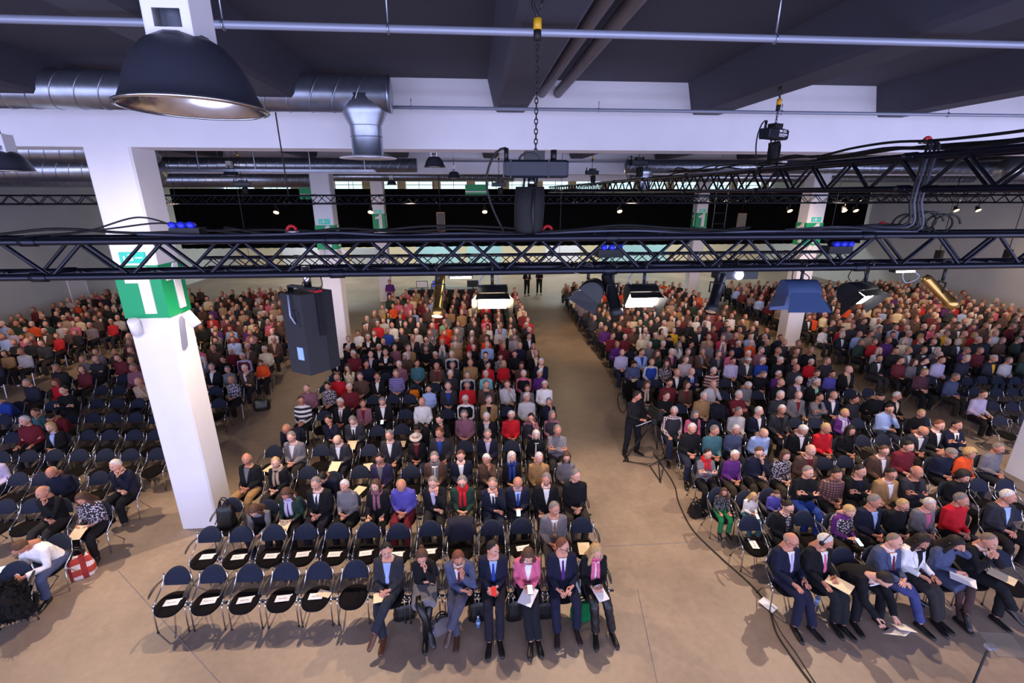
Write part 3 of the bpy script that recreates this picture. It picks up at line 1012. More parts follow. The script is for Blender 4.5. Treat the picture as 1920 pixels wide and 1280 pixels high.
# ------------------------------------------------------------------ black drape and the foyer behind
def drape(label, x0, x1, y, z0, z1):
    e = empty('stage_drape', (0, y, 0), 0, label, 'curtain')
    n = int((x1 - x0) / .11)
    V, F = [], []
    for k, off in enumerate((0, .03)):
        for z in (z0, z1):
            for i in range(n + 1):
                x = x0 + (x1 - x0) * i / n
                V.append((x, off + .10 * math.sin(i * 1.3) * (1 if z == z0 else .6), z))
    w = n + 1
    for i in range(n):
        F.append((i, i + 1, w + i + 1, w + i))
        F.append((2 * w + i + 1, 2 * w + i, 3 * w + i, 3 * w + i + 1))
        F.append((2 * w + i, 2 * w + i + 1, i + 1, i))
        F.append((w + i, w + i + 1, 3 * w + i + 1, 3 * w + i))
    MB().add(V, F).build('cloth', 'drape', e)
    MB().tube([(x0, .02, z1 + .02), (x1, .02, z1 + .02)], .03, 8).build('hanging_pipe', 'truss', e)
    hg = MB()
    for x in np.arange(x0 + 1, x1, 5):
        hg.tube([(x, .02, z1), (x, .02, ZC)], .015, 5)
    hg.build('suspension_wire', 'black', e)


drape('wide black pleated drape across the back of the seating', -18.6, 27.0, 31.2, 3.05, 6.62)
# foyer furniture: white partitions, counters and dark display boards
for i, (x0, x1, y, h, m) in enumerate(((-16, -11, 40, 2.6, 'white'), (-10, -7.2, 38.5, 2.2, 'wallgrey'), (-5, -1.5, 40, 2.5, 'exhib'), (-.8, 2.2, 40.6, 2.2, 'exhib'), (6, 9, 40, 2.4, 'white'), (11, 17, 40.5, 2.5, 'exhib'))):
    if i == 0:
        M['exhib'] = mat('pale_cyan_board', (170, 212, 216), 0.6)
    e = empty('display_board', (x0, y, 0), 0, 'pale display board in the bright foyer beyond the drape, %s from left' % ['first', 'second', 'third', 'fourth', 'fifth', 'sixth'][i], 'display board')
    boxes(((0, 0, .1), (x1 - x0, .08, h))).build('panel', m, e, False)
    boxes(((.1, -.2, 0), (.18, .28, .1)), ((x1 - x0 - .18, -.2, 0), (x1 - x0 - .1, .28, .1))).build('foot', 'zinc', e, False)
# mixing desk at the back of the centre block
e = empty('mixing_desk', (-4.2, 28.0, 0), 0, 'black control desk with screens behind the last rows of centre block', 'desk')
boxes(((0, 0, .74), (5.8, .9, .80))).build('desk_top', 'black', e, False)
boxes(((0, 0, 0), (5.8, .06, .74)), ((0, 0, 0), (.06, .9, .74)), ((5.74, 0, 0), (5.8, .9, .74))).build('front_panel', 'black', e, False)
MB().tube([(0, -.02, .82), (5.8, -.02, .82)], .03, 8).build('edge_rail', 'zinc', e)
for i, (x, m) in enumerate(((.5, 'paper'), (1.5, 'screenblue'), (3.6, 'black'))):
    e = empty('monitor', (-4.2 + x, 28.3, .80), 0, ['pale screen on the control desk, leftmost', 'blue lit screen on the control desk', 'dark screen on the control desk, rightmost'][i], 'monitor')
    boxes(((0, 0, .08), (.7, .04, .5))).build('housing', 'black', e, False)
    boxes(((.03, -.006, .11), (.67, 0, .47))).build('screen', m, e, False)
    boxes(((.25, -.08, 0), (.45, .12, .02)), ((.32, .0, .02), (.38, .04, .1))).build('stand', 'black', e, False)
# door in the left wall
e = tag(empty('door_1', (XL + .001, 25.4, 0)), kind='structure')
boxes(((0, 0, 0), (.05, .08, 2.35)), ((0, 1.1, 0), (.05, 1.18, 2.35)), ((0, 0, 2.27), (.05, 1.18, 2.35))).build('door_frame', 'white', e, False)
boxes(((0, .08, 0), (.03, 1.1, 2.27))).build('door_leaf', 'exhibdoor' if 'exhibdoor' in M else 'white', e, False)
boxes(((.03, .95, 1.0), (.07, 1.05, 1.05))).build('handle', 'zinc', e, False)
# green exit plates hanging in the distance
for i, (x, y, z) in enumerate(((.1, 26.0, 6.55), (-8.5, 26.0, 6.4))):
    e = empty('hanging_sign', (x, y, z), 0, ['green hanging sign plate above the drape, centre', 'green hanging sign plate above the drape, left'][i], 'sign')
    boxes(((-.6, 0, -.3), (.6, .04, .3))).build('plate', 'green', e, False)
    boxes(((-.6, -.006, -.10), (.6, -.001, -.04))).build('white_stripe', 'white', e, False)
    MB().tube([(-.5, .02, .3), (-.5, .02, ZC - z)], .01, 5).build('wire', 'black', e)
# ------------------------------------------------------------------ people: geometry
def unit(v):
    v = np.asarray(v, float)
    return v / (np.linalg.norm(v) + 1e-9)


def remesh_batch(jobs):
    """jobs: (V, F, voxel or None, smooth, ratio) -> list of (V, F) after voxel union, smoothing and decimation"""
    obs = []
    for (V, F, vox, sm, ratio) in jobs:
        me = bpy.data.meshes.new('tmp')
        me.from_pydata([tuple(p) for p in V], [], F)
        o = bpy.data.objects.new('tmp', me)
        COL.objects.link(o)
        if vox:
            r = o.modifiers.new('r', 'REMESH'); r.mode = 'VOXEL'; r.voxel_size = vox; r.adaptivity = 0
        if sm:
            s = o.modifiers.new('s', 'SMOOTH'); s.factor = .5; s.iterations = sm
        if ratio < 1:
            d = o.modifiers.new('d', 'DECIMATE'); d.ratio = ratio
        obs.append(o)
    dg = bpy.context.evaluated_depsgraph_get()
    out = []
    for o in obs:
        ev = o.evaluated_get(dg)
        me = ev.to_mesh()
        n = len(me.vertices)
        co = np.empty(n * 3); me.vertices.foreach_get('co', co)
        nm = np.empty(n * 3); me.vertices.foreach_get('normal', nm)
        F = [tuple(p.vertices) for p in me.polygons]
        out.append((co.reshape(-1, 3), F, nm.reshape(-1, 3)))
        ev.to_mesh_clear()
    for o in obs:
        me = o.data
        bpy.data.objects.remove(o)
        bpy.data.meshes.remove(me)
    return out


def sphere_grid(nu, nv):
    """unit sphere directions; u around z, v from the crown down"""
    D = []
    for j in range(nv + 1):
        th = PI * j / nv
        for i in range(nu):
            ph = 2 * PI * i / nu
            D.append((math.sin(th) * math.cos(ph), math.sin(th) * math.sin(ph), math.cos(th)))
    F = []
    for j in range(nv):
        for i in range(nu):
            k = (i + 1) % nu
            a, b, c, d = j * nu + i, j * nu + k, (j + 1) * nu + k, (j + 1) * nu + i
            if j == 0: F.append((a, d, c))
            elif j == nv - 1: F.append((a, d, b))
            else: F.append((a, d, c, b))
    return np.array(D), F


def head_surface(D, fem=False):
    """face looks to -y; about 23 cm tall"""
    x, y, z = D[:, 0].copy(), D[:, 1].copy(), D[:, 2].copy()
    hw, hd, hh = (.070, .090, .110) if fem else (.075, .095, .115)
    low = np.clip(-z, 0, 1)
    X = x * hw * (1 - .30 * low ** 1.4)
    Y = y * hd
    front = np.clip(-y, 0, 1)
    Y = np.where(y > 0, Y * (1 - .35 * low), Y)            # nape tucks in
    Y = Y + front * .008 * (low > .2)                      # flatter lower face
    Z = z * hh

    def bump(cx, cz, sx, sz):
        return np.exp(-((x - cx) / sx) ** 2 - ((z - cz) / sz) ** 2) * (y < -.2)
    Y -= .026 * bump(0, -.20, .13, .13) + .012 * bump(0, .0, .10, .16)         # nose
    Y += .010 * (bump(.36, .06, .17, .11) + bump(-.36, .06, .17, .11))         # sockets
    Y -= .006 * (bump(.33, .22, .25, .07) + bump(-.33, .22, .25, .07))         # brow
    Y -= .007 * bump(0, -.52, .22, .07)                                        # lips
    Y -= .012 * bump(0, -.80, .28, .14)                                        # chin
    Y -= .006 * (bump(.5, -.2, .2, .2) + bump(-.5, -.2, .2, .2))               # cheeks
    return np.stack([X, Y, Z], 1)


def head_mesh(fem, nu=36, nv=28):
    """returns V, F, material indices: 0 skin, 1 eye white, 2 dark, 3 lip, 4 brow"""
    mb = MB()
    D, F = sphere_grid(nu, nv)
    V = head_surface(D, fem)
    for f in F:
        c = D[list(f)].mean(0)
        lip = abs(c[0]) < .26 and -.585 < c[2] < -.465 and c[1] < -.4
        brow = .16 < abs(c[0]) < .5 and .2 < c[2] < .29 and c[1] < -.5
        mb.f.append(f); mb.m.append(3 if lip else (4 if brow else 0))
    mb.v.append(V); mb.n += len(V)
    S, SF = sphere_grid(8, 6)
    for s in (-1, 1):
        ex = .36 * (.070 if fem else .075)
        ey = -.080 if fem else -.086
        mb.add(S * (.0125, .010, .008) + (s * ex, ey, .008), SF, 1)
        mb.add(S * (.0062, .005, .0066) + (s * ex, ey - .008, .008), SF, 2)
        hw = .070 if fem else .075
        mb.add(S * (.009, .019, .031) + (s * (hw + .002), .008, -.004), SF, 0)
    V, F = tube([(0, .025, -.03), (0, .030, -.10), (0, .040, -.165), (0, .05, -.23)], [.048, .050, .053, .060], 14) if not fem else \
        tube([(0, .022, -.03), (0, .028, -.10), (0, .038, -.165), (0, .05, -.23)], [.040, .042, .045, .054], 14)
    mb.add(V, F, 0)
    return np.concatenate(mb.v), mb.f, mb.m


def hand_raw(curl, spread=1.0):
    """wrist at origin, fingers along +x, back of the hand +z, thumb towards +y"""
    mb = MB()
    mb.add(*tube([(-.03, 0, 0), (0, 0, 0), (.03, 0, 0), (.065, 0, 0), (.092, 0, -.002)], [.026, .027, .036, .041, .036], 12, ry=[.020, .018, .016, .015, .011]))
    for y, L, sp in ((.030, .070, .10), (.010, .080, .03), (-.011, .075, -.04), (-.030, .060, -.12)):
        p = np.array((.085, y, 0.0))
        pts, a = [p.copy()], curl * .35
        for seg in (.42, .32, .26):
            d = np.array((math.cos(a) * math.cos(sp * spread), math.sin(sp * spread), -math.sin(a)))
            p = p + d * L * seg
            pts.append(p.copy())
            a += curl * .75
        mb.add(*tube(pts, [.0098, .0092, .0085, .0065], 8))
    c = min(curl, 1.0)
    mb.add(*tube([(.018, .022, -.006), (.045, .052 - .012 * c, -.012 - .01 * c), (.072, .066 - .03 * c, -.016 - .016 * c), (.092, .068 - .04 * c, -.018 - .022 * c)], [.015, .0125, .0105, .008], 8))
    return mb.arrays()


def hair_mesh(kind, fem=False, nu=40, nv=30, seed=0):
    D, F = sphere_grid(nu, nv)
    S = head_surface(D * 1.0, fem)
    S = np.where((D[:, 1:2] < -.2), D * ((.070, .090, .110) if fem else (.075, .095, .115)), S)
    x, y, z = D[:, 0], D[:, 1], D[:, 2]
    ph = np.arctan2(-y, np.abs(x) + 1e-6)              # +90 deg at the face
    fr = np.clip((ph + .25) / 1.2, 0, 1)               # 0 at sides/back, 1 at the front
    if kind == 'short':
        line = -.45 + 1.22 * fr ** .62 + .05 * np.sin(7 * x) * fr
        th = .010 + .003 * np.sin(19 * x + seed) * np.cos(17 * y)
    elif kind == 'receding':
        line = -.45 + 1.34 * fr ** .42
        th = .008 + 0 * x
    elif kind == 'bald':
        line = -.45 + 1.7 * fr ** .5
        th = .010 + 0 * x
    elif kind == 'curl':
        line = -.75 + 1.35 * fr
        th = .038 + .010 * np.sin(23 * x + 3) * np.sin(21 * z) * np.cos(19 * y)
    else:
        line = -.55 + 1.25 * fr ** .7
        th = .017 + .004 * np.sin(14 * x) * np.sin(10 * y)
    m = (z - line)
    if kind == 'bald':
        m = np.minimum(m, .42 - z - .0 * y)
    k = np.clip(m / .16, 0, 1)
    k = k * k * (3 - 2 * k)
    P = S * (1 + 0 * k[:, None]) + D * ((th + .006) * k - .006)[:, None]
    keep = m > -.02
    FF = [f for f in F if all(keep[i] for i in f)]
    mb = MB()
    idx = np.full(len(P), -1)
    used = sorted({i for f in FF for i in f})
    for q, i in enumerate(used): idx[i] = q
    mb.add(P[used], [tuple(idx[i] for i in f) for f in FF])
    if kind in ('bob', 'long', 'tail'):
        drop = {'bob': -.125, 'long': -.27, 'tail': -.12}[kind]
        W = .078 if fem else .086
        n = 18
        sp_ = .95 if kind == 'long' else .6
        a = np.linspace(-sp_, PI + sp_, n)
        outer, inner = [], []
        lv = [.05, -.02, -.08, drop * .8 - .03, drop]
        V = []
        for li, zz in enumerate(lv):
            fl = 1 + .06 * math.sin(li * 1.1) + (.16 * max(0, li - 2) if kind == 'long' else 0)
            for q in a:
                wob = 1 + .03 * math.sin(q * 9 + li)
                V.append((W * fl * wob * math.cos(q), .004 + .093 * fl * wob * math.sin(q) * (1.0 if math.sin(q) > 0 else .75), zz))
        for li, zz in enumerate(lv):
            for q in a:
                V.append(((.066 + (.010 * max(0, li - 2) if kind == 'long' else 0)) * math.cos(q), .004 + (.074 + (.008 * max(0, li - 2) if kind == 'long' else 0)) * math.sin(q) * (1.0 if math.sin(q) > 0 else .75), zz + (.01 if li == len(lv) - 1 else 0)))
        nl = len(lv)
        FF = []
        off = nl * n
        for li in range(nl - 1):
            for q in range(n - 1):
                FF.append((li * n + q, li * n + q + 1, (li + 1) * n + q + 1, (li + 1) * n + q))
                FF.append((off + li * n + q + 1, off + li * n + q, off + (li + 1) * n + q, off + (li + 1) * n + q + 1))
            FF.append((li * n, (li + 1) * n, off + (li + 1) * n, off + li * n))
            FF.append((li * n + n - 1, off + li * n + n - 1, off + (li + 1) * n + n - 1, (li + 1) * n + n - 1))
        for q in range(n - 1):
            FF.append(((nl - 1) * n + q, (nl - 1) * n + q + 1, off + (nl - 1) * n + q + 1, off + (nl - 1) * n + q))
        mb.add(V, FF)
    if kind == 'long':
        for s in (-1, 1):
            mb.add(*tube([(s * .060, -.035, .06), (s * .078, -.040, .0), (s * .088, -.050, -.09), (s * .084, -.075, -.19), (s * .072, -.085, -.27)], [.014, .024, .030, .030, .012], 9, ry=[.012, .020, .024, .022, .010]))
    if kind == 'tail':
        Sg, SF = sphere_grid(10, 8)
        mb.add(Sg * .036 + (0, .115, .03), SF)
    if kind == 'hat':
        V, F2 = lathe([(.085, .055), (.135, .030), (.135, .024), (.08, .045)], 24)
        mb.add(V * (1, 1.15, 1), F2)
    return mb.arrays()


ARM1, ARM2 = .285, .255


def ik(S, W, pole, l1, l2):
    S, W = np.asarray(S, float), np.asarray(W, float)
    d = W - S
    L = np.linalg.norm(d)
    if L > (l1 + l2) * .985:
        W = S + d / L * (l1 + l2) * .985
        d = W - S; L = np.linalg.norm(d)
    if L < abs(l1 - l2) + .06:
        L = abs(l1 - l2) + .06
        W = S + unit(d) * L; d = W - S
    a = (l1 * l1 - l2 * l2 + L * L) / (2 * L)
    h = math.sqrt(max(l1 * l1 - a * a, 0))
    u = d / L
    p = np.asarray(pole, float); p = p - u * (p @ u); p = unit(p)
    return S + u * a + p * h, W


def mirror_pose(a):
    return tuple(np.asarray(a) * (-1, 1, 1))


# wrist targets are given for the +x side; (w, fingers, back-of-hand)
def std_pose(**k):
    p = dict(lean=4, hp=8, hy=0, p0=(0, .03, .50),
             L=((.065, -.235, .665), (-.75, -.6, -.15), (.1, -.2, 1)), Rr=((-.075, -.225, .675), (.75, -.6, -.15), (-.1, -.2, 1)),
             curl=(.7, .7), eL=(.35, .5, -1), eR=(-.35, .5, -1),
             kL=(.125, -.415, .535), kR=(-.125, -.415, .535), aL=(.115, -.40, .095), aR=(-.115, -.40, .095), fL=(.15, -1, 0), fR=(-.15, -1, 0))
    p.update(k)
    return p


POSES = {
    'lap': std_pose(),
    'lap2': std_pose(hy=22, hp=4, lean=0, kL=(.15, -.41, .535), kR=(-.16, -.41, .535)),
    'thigh': std_pose(hy=-14, hp=6, L=((.135, -.25, .655), (-.1, -1, -.08), (0, -.1, 1)), Rr=((-.135, -.26, .655), (.1, -1, -.08), (0, -.1, 1)), curl=(.35, .35)),
    'cross': std_pose(lean=0, hy=8, hp=2, L=((-.075, -.185, .835), (-1, .1, .1), (-.1, -1, .3)), Rr=((.075, -.165, .80), (1, .1, .1), (.1, -1, .3)), curl=(.5, .5), eL=(1, 0, -.6), eR=(-1, 0, -.6)),
    'chin': std_pose(lean=6, hp=10, hy=-8, L=((.055, -.185, 1.00), (-.25, .35, 1), (.3, -1, .2)), Rr=((.03, -.215, .70), (.9, -.3, -.1), (0, -.3, 1)), curl=(1.0, .6), eL=(.5, -.3, -1)),
    'read': std_pose(lean=8, hp=32, L=((.11, -.255, .69), (-.45, -.85, .05), (.6, -.1, .8)), Rr=((-.11, -.255, .69), (.45, -.85, .05), (-.6, -.1, .8)), curl=(.5, .5)),
    'lean': std_pose(lean=34, hp=30, L=((.06, -.50, .64), (-.6, -.7, -.4), (.2, -.4, 1)), Rr=((-.06, -.50, .64), (.6, -.7, -.4), (-.2, -.4, 1)), kL=(.17, -.41, .535), kR=(-.17, -.41, .535), curl=(.8, .8)),
    'phone': std_pose(lean=6, hp=26, L=((.06, -.26, .72), (-.4, -.8, .2), (.7, -.2, .6)), Rr=((-.06, -.26, .72), (.4, -.8, .2), (-.7, -.2, .6)), curl=(.9, .9)),
    'down': std_pose(lean=10, hp=34, hy=6),
    'stand': std_pose(lean=2, hp=10, hy=0, p0=(0, .0, .93), kL=(.11, -.02, .50), kR=(-.11, -.02, .50), aL=(.12, .02, .085), aR=(-.12, .02, .085),
                      L=((.16, -.22, 1.08), (-.6, -.7, .1), (.4, -.2, 1)), Rr=((-.16, -.22, 1.10), (.6, -.7, .1), (-.4, -.2, 1))),
}


class Body:
    """one posed figure: raw closed tubes for skin, top, jacket, vest and trousers, to be fused by voxel remeshing"""

    def __init__(self, pose, fem=False, skirt=False, heavy=1.0):
        self.pose, self.fem = pose, fem
        p0 = np.array(pose['p0'])
        ring = [(-.07, .165, .112), (.02, .178, .128), (.15, .162, .130), (.27, .168, .130), (.38, .184, .126), (.455, .176, .106), (.505, .125, .085), (.55, .066, .062)]
        if fem:
            ring = [(-.07, .170, .115), (.02, .182, .126), (.15, .146, .108), (.26, .150, .112), (.35, .160, .128), (.44, .152, .098), (.49, .105, .076), (.53, .056, .054)]
        self.sw = .132 if fem else .155
        top = ring[-1][0]
        lean = R(pose['lean'])
        ts = np.linspace(-.07, top, 32)
        pt, ang = [], []
        cur = p0.copy()
        prev = 0.0
        self.sp = {}

        def ang_at(t):
            return lean * (.75 + .5 * max(t, 0) / top)
        # integrate
        dt = .005
        tab = [(0.0, p0.copy())]
        q = p0.copy(); t = 0.0
        while t < top + .02:
            a = ang_at(t)
            q = q + np.array((0, -math.sin(a), math.cos(a))) * dt
            t += dt
            tab.append((t, q.copy()))
        a0 = ang_at(0)

        def spine(t):
            if t < 0: return p0 + np.array((0, -math.sin(a0), math.cos(a0))) * t
            return tab[min(int(round(t / dt)), len(tab) - 1)][1]
        self.spine, self.ang_at, self.top = spine, ang_at, top
        self.fwd = lambda t: np.array((0, -math.cos(ang_at(t)), -math.sin(ang_at(t))))
        self.ring = ring

        def torso(off, tmin, tmax, drop=1.0, belly=.018 * heavy):
            P, rx, ry = [], [], []
            for t, a, b in ring:
                if t < tmin - 1e-6 or t > tmax + 1e-6: continue
                c = spine(t) + self.fwd(t) * (belly if .0 < t < .3 else (0.0 if t < .3 else .0))
                P.append(c); rx.append(a * (heavy if t < .3 else 1) + off); ry.append(b * (heavy if t < .3 else 1) + off)
            return tube(P, rx, 20, True, ry=ry)
        st = top - (.075 if not fem else .07)
        self.S = {s: spine(st) + np.array((s * self.sw, .0, -.005)) for s in (1, -1)}
        self.arm = {}
        for s, (w, f, n), pole in ((1, pose['L'], pose['eL']), (-1, pose['Rr'], pose['eR'])):
            E_, W_ = ik(self.S[s], w, pole, ARM1 * (.93 if fem else 1), ARM2 * (.93 if fem else 1))
            self.arm[s] = (E_, W_, unit(f), unit(n))
        hip = {s: spine(0) + np.array((s * .09, .0, .02)) for s in (1, -1)}
        self.leg = {1: (hip[1], np.array(pose['kL']), np.array(pose['aL']), unit(pose['fL'])), -1: (hip[-1], np.array(pose['kR']), np.array(pose['aR']), unit(pose['fR']))}
        fs = .86 if fem else 1.0

        def arms(off, cuff, upto=1.0):
            out = []
            for s in (1, -1):
                E_, W_, _, _ = self.arm[s]
                S_ = self.S[s]
                inner = S_ + (spine(st) - S_) * .45
                k = [inner, S_, S_ + (E_ - S_) * .5, E_, E_ + (W_ - E_) * .5, E_ + (W_ - E_) * upto]
                r = np.array([.058, .058, .050, .042, .038, .030]) * fs + off
                r[-1] = max(r[-1], cuff)
                out.append(tube(k, r, 12))
            return out

        def legs(off, end=1.0, flare=0.0):
            out = []
            for s in (1, -1):
                h, k, a, f = self.leg[s]
                mid = h + (k - h) * .5
                calf = k + (a - k) * .35
                e = k + (a - k) * end
                P = [h + (h - k) * .12, h, mid, k + (h - k) * .08, k + unit(a - k) * .05, calf, e]
                r = np.array([.078, .088, .080, .064, .060, .055, .040]) * (.96 if fem else 1) + off
                r[-1] += flare
                out.append(tube(P, r, 14))
            return out

        def join(parts):
            mb = MB()
            for v, f in parts: mb.add(v, f)
            return mb.arrays()
        self.raw = {
            'skin': join([torso(-.004, -.07, top)] + arms(-.004, .026) + legs(-.006)),
            'P': join([torso(.010, -.07, top)] + arms(.010, .036, .97)),
            'J': join([torso(.020, -.07, top - .005)] + arms(.017, .043, .955)),
            'V': join([torso(.026, -.02, top - .01)]),
            'T': join([torso(.008, -.07, .16)] + legs(.012, .93, .012)),
        }
        if skirt:
            P, rx, ry = [], [], []
            h1, k1, a1, _ = self.leg[1]; h2, k2, a2, _ = self.leg[-1]
            hm, km = (h1 + h2) / 2, (k1 + k2) / 2
            for t, ww, tt in ((-.15, .17, .11), (.05, .185, .12), (.35, .19, .115), (.7, .185, .105), (.98, .175, .095)):
                P.append(hm + (km - hm) * t); rx.append(ww); ry.append(tt)
            self.raw['T'] = join([torso(.010, -.07, .16), tube(P, rx, 18, True, ry=ry)])
        # head frame
        nb = spine(top - .03)
        hm = Matrix.Translation(nb) @ Matrix.Rotation(R(-pose['lean']) * .5, 4, 'X').inverted() if False else Matrix.Translation(nb)
        hp = R(pose['hp'] + pose['lean'] * .6)
        rot = Matrix.Rotation(R(pose['hy']), 4, 'Z') @ Matrix.Rotation(hp, 4, 'X')
        lift = Vector((0, -.040, .176)) if not fem else Vector((0, -.038, .168))
        neck = Matrix.Rotation(R(pose['lean'] * .5 + pose['hp'] * .35), 3, 'X') @ lift
        self.headM = Matrix.Translation(Vector(nb) + neck) @ rot @ Matrix.Scale(1.07, 4)

    def shoe(self, s, heel=0.0, sc=1.0):
        h, k, a, f = self.leg[s]
        d = unit((f[0], f[1], f[2]))
        side = unit(np.cross((0, 0, 1), d)); upv = np.cross(d, side)
        base = a + np.array((0, 0, -.09)) if abs(f[2]) < .3 else a + upv * -.09
        prof = [(-.075, .028, .030, .075), (-.05, .036, .045, .085), (.0, .038, .050, .095), (.05, .038, .040, .075), (.11, .044, .030, .055), (.16, .043, .024, .045), (.20, .032, .018, .034), (.215, .012, .010, .022)]
        V, F = [], []
        n = 12
        for (t, w, hz, top) in prof:
            for q in range(n):
                an = 2 * PI * q / n
                zz = .5 * top + .5 * top * math.sin(an)
                V.append(base + d * t * sc + side * (w * sc * math.cos(an)) + upv * (max(zz, .0)))
        for i in range(len(prof) - 1):
            for q in range(n):
                r2 = (q + 1) % n
                F.append((i * n + q, i * n + r2, (i + 1) * n + r2, (i + 1) * n + q))
        F += [tuple(range(n - 1, -1, -1)), tuple((len(prof) - 1) * n + q for q in range(n))]
        return np.array(V), F

    def hand_matrix(self, s):
        E_, W_, f, nrm = self.arm[s]
        x = f; y = unit(np.cross(nrm, x)); z = np.cross(x, y)
        sc = .92 if self.fem else 1.0
        m = Matrix(((x[0], y[0], z[0], W_[0]), (x[1], y[1], z[1], W_[1]), (x[2], y[2], z[2], W_[2]), (0, 0, 0, 1)))
        return m @ Matrix.Scale(sc, 4)


HANDS = {}


def folds(V, N, amp, seed):
    p = V * 1.0
    k = np.sin(p[:, 2] * 55 + 9 * np.sin(p[:, 0] * 14 + seed)) * np.sin(p[:, 0] * 23 + p[:, 1] * 31 + seed * 1.7)
    k2 = np.sin(p[:, 1] * 40 + p[:, 2] * 27 + seed) * np.cos(p[:, 0] * 37 - seed)
    return V + N * (amp * (k * .6 + k2 * .6))[:, None]


def panel(body, bvh, rows, off, fwd_start=.20, nx=5, thick=.003, lift=None):
    """a cloth strip draped on the chest: rows = (t along the spine, x centre, half width)"""
    V, ok = [], True
    for t, xc, hw in rows:
        c = body.spine(t); f = body.fwd(t)
        for i in range(nx):
            x = xc + hw * (2 * i / (nx - 1) - 1)
            o = c + np.array((x, 0, 0)) + f * fwd_start
            h = bvh.ray_cast(Vector(o), Vector(-f), .35)
            p = np.array(h[0]) if h[0] is not None else c + np.array((x, 0, 0)) + f * .10
            d = (p - c) @ f
            V.append((x, t, d))
    V = np.array(V).reshape(len(rows), nx, 3)
    # smooth depth so neighbours do not jump onto the arms
    med = np.median(V[:, :, 2])
    V[:, :, 2] = np.minimum(V[:, :, 2], med + .045)
    P = []
    for r_ in range(len(rows)):
        for i in range(nx):
            x, t, d = V[r_, i]
            P.append(body.spine(t) + np.array((x, 0, 0)) + body.fwd(t) * (d + off))
    P = np.array(P)
    n = len(P)
    back = P.copy()
    for r_ in range(len(rows)):
        for i in range(nx):
            back[r_ * nx + i] -= body.fwd(V[r_, i, 1]) * (off + thick + .012)
    F = []
    for r_ in range(len(rows) - 1):
        for i in range(nx - 1):
            a, b, c, d = r_ * nx + i, r_ * nx + i + 1, (r_ + 1) * nx + i + 1, (r_ + 1) * nx + i
            F += [(a, b, c, d), (n + d, n + c, n + b, n + a)]
        for i in (0, nx - 1):
            a, d = r_ * nx + i, (r_ + 1) * nx + i
            F.append((a, d, n + d, n + a) if i == 0 else (d, a, n + a, n + d))
    for i in range(nx - 1):
        F.append((i + 1, i, n + i, n + i + 1))
        a = (len(rows) - 1) * nx + i
        F.append((a, a + 1, n + a + 1, n + a))
    return np.concatenate([P, back]), F


def neck_ring(body, r, z, thick, n=18, front=0.0):
    c = body.spine(body.top - .005)
    a = np.linspace(0, 2 * PI, n + 1)[:-1]
    pts = [c + np.array((r * math.cos(q), r * .95 * math.sin(q), z + (-front * max(0, -math.sin(q))))) for q in a]
    return tube(pts, thick, 8, closed=True)


def scarf_raw(body, bvh, long=.30):
    mb = MB()
    mb.add(*neck_ring(body, .076, .018, .026, front=.02))
    mb.add(*neck_ring(body, .088, -.018, .022, front=.035))
    top = body.top - .05
    for s, e in ((-1, long), (1, long * .86)):
        ts = np.linspace(top, top - e, 7)
        mb.add(*panel(body, bvh, [(t, s * (.035 + .01 * i / 6), .026) for i, t in enumerate(ts)], .016, nx=4, thick=.008))
    return mb.arrays()


def shirt_raw(body, bvh, depth=.30, wide=.058):
    top = body.top - .035
    ts = np.linspace(top, top - depth, 9)
    mb = MB()
    mb.add(*panel(body, bvh, [(t, 0, max(.006, wide * (1 - (i / 8) ** 1.3))) for i, t in enumerate(ts)], .005))
    mb.add(*neck_ring(body, .060 if not body.fem else .052, -.004, .013, front=.022))
    return mb.arrays()


def tie_raw(body, bvh, depth=.30):
    top = body.top - .045
    ts = np.linspace(top, top - depth, 9)
    w = [.017, .014, .016, .019, .022, .025, .027, .028, .012]
    return panel(body, bvh, [(t, 0, w[i]) for i, t in enumerate(ts)], .011, nx=3, thick=.004)


def lapel_raw(body, bvh, depth=.30, wide=.058):
    top = body.top - .045
    mb = MB()
    for s in (-1, 1):
        rows = []
        for i, t in enumerate(np.linspace(top, top - depth, 9)):
            inner = max(.008, wide * (1 - (i / 8) ** 1.3))
            w = [.012, .020, .027, .034, .026, .021, .015, .010, .005][i]
            rows.append((t, s * (inner + w * .9), w))
        mb.add(*panel(body, bvh, rows, .010, nx=4, thick=.003))
    return mb.arrays()


def prepare_hands():
    ks = [('flat', .18), ('easy', .6), ('hold', 1.0)]
    res = remesh_batch([(*hand_raw(c), .0048, 2, .45) for _, c in ks])
    for (k, c), (V, F, N) in zip(ks, res):
        HANDS[k] = (V, F)


HEADS = {}


def head_of(fem):
    if fem not in HEADS: HEADS[fem] = head_mesh(fem)
    return HEADS[fem]


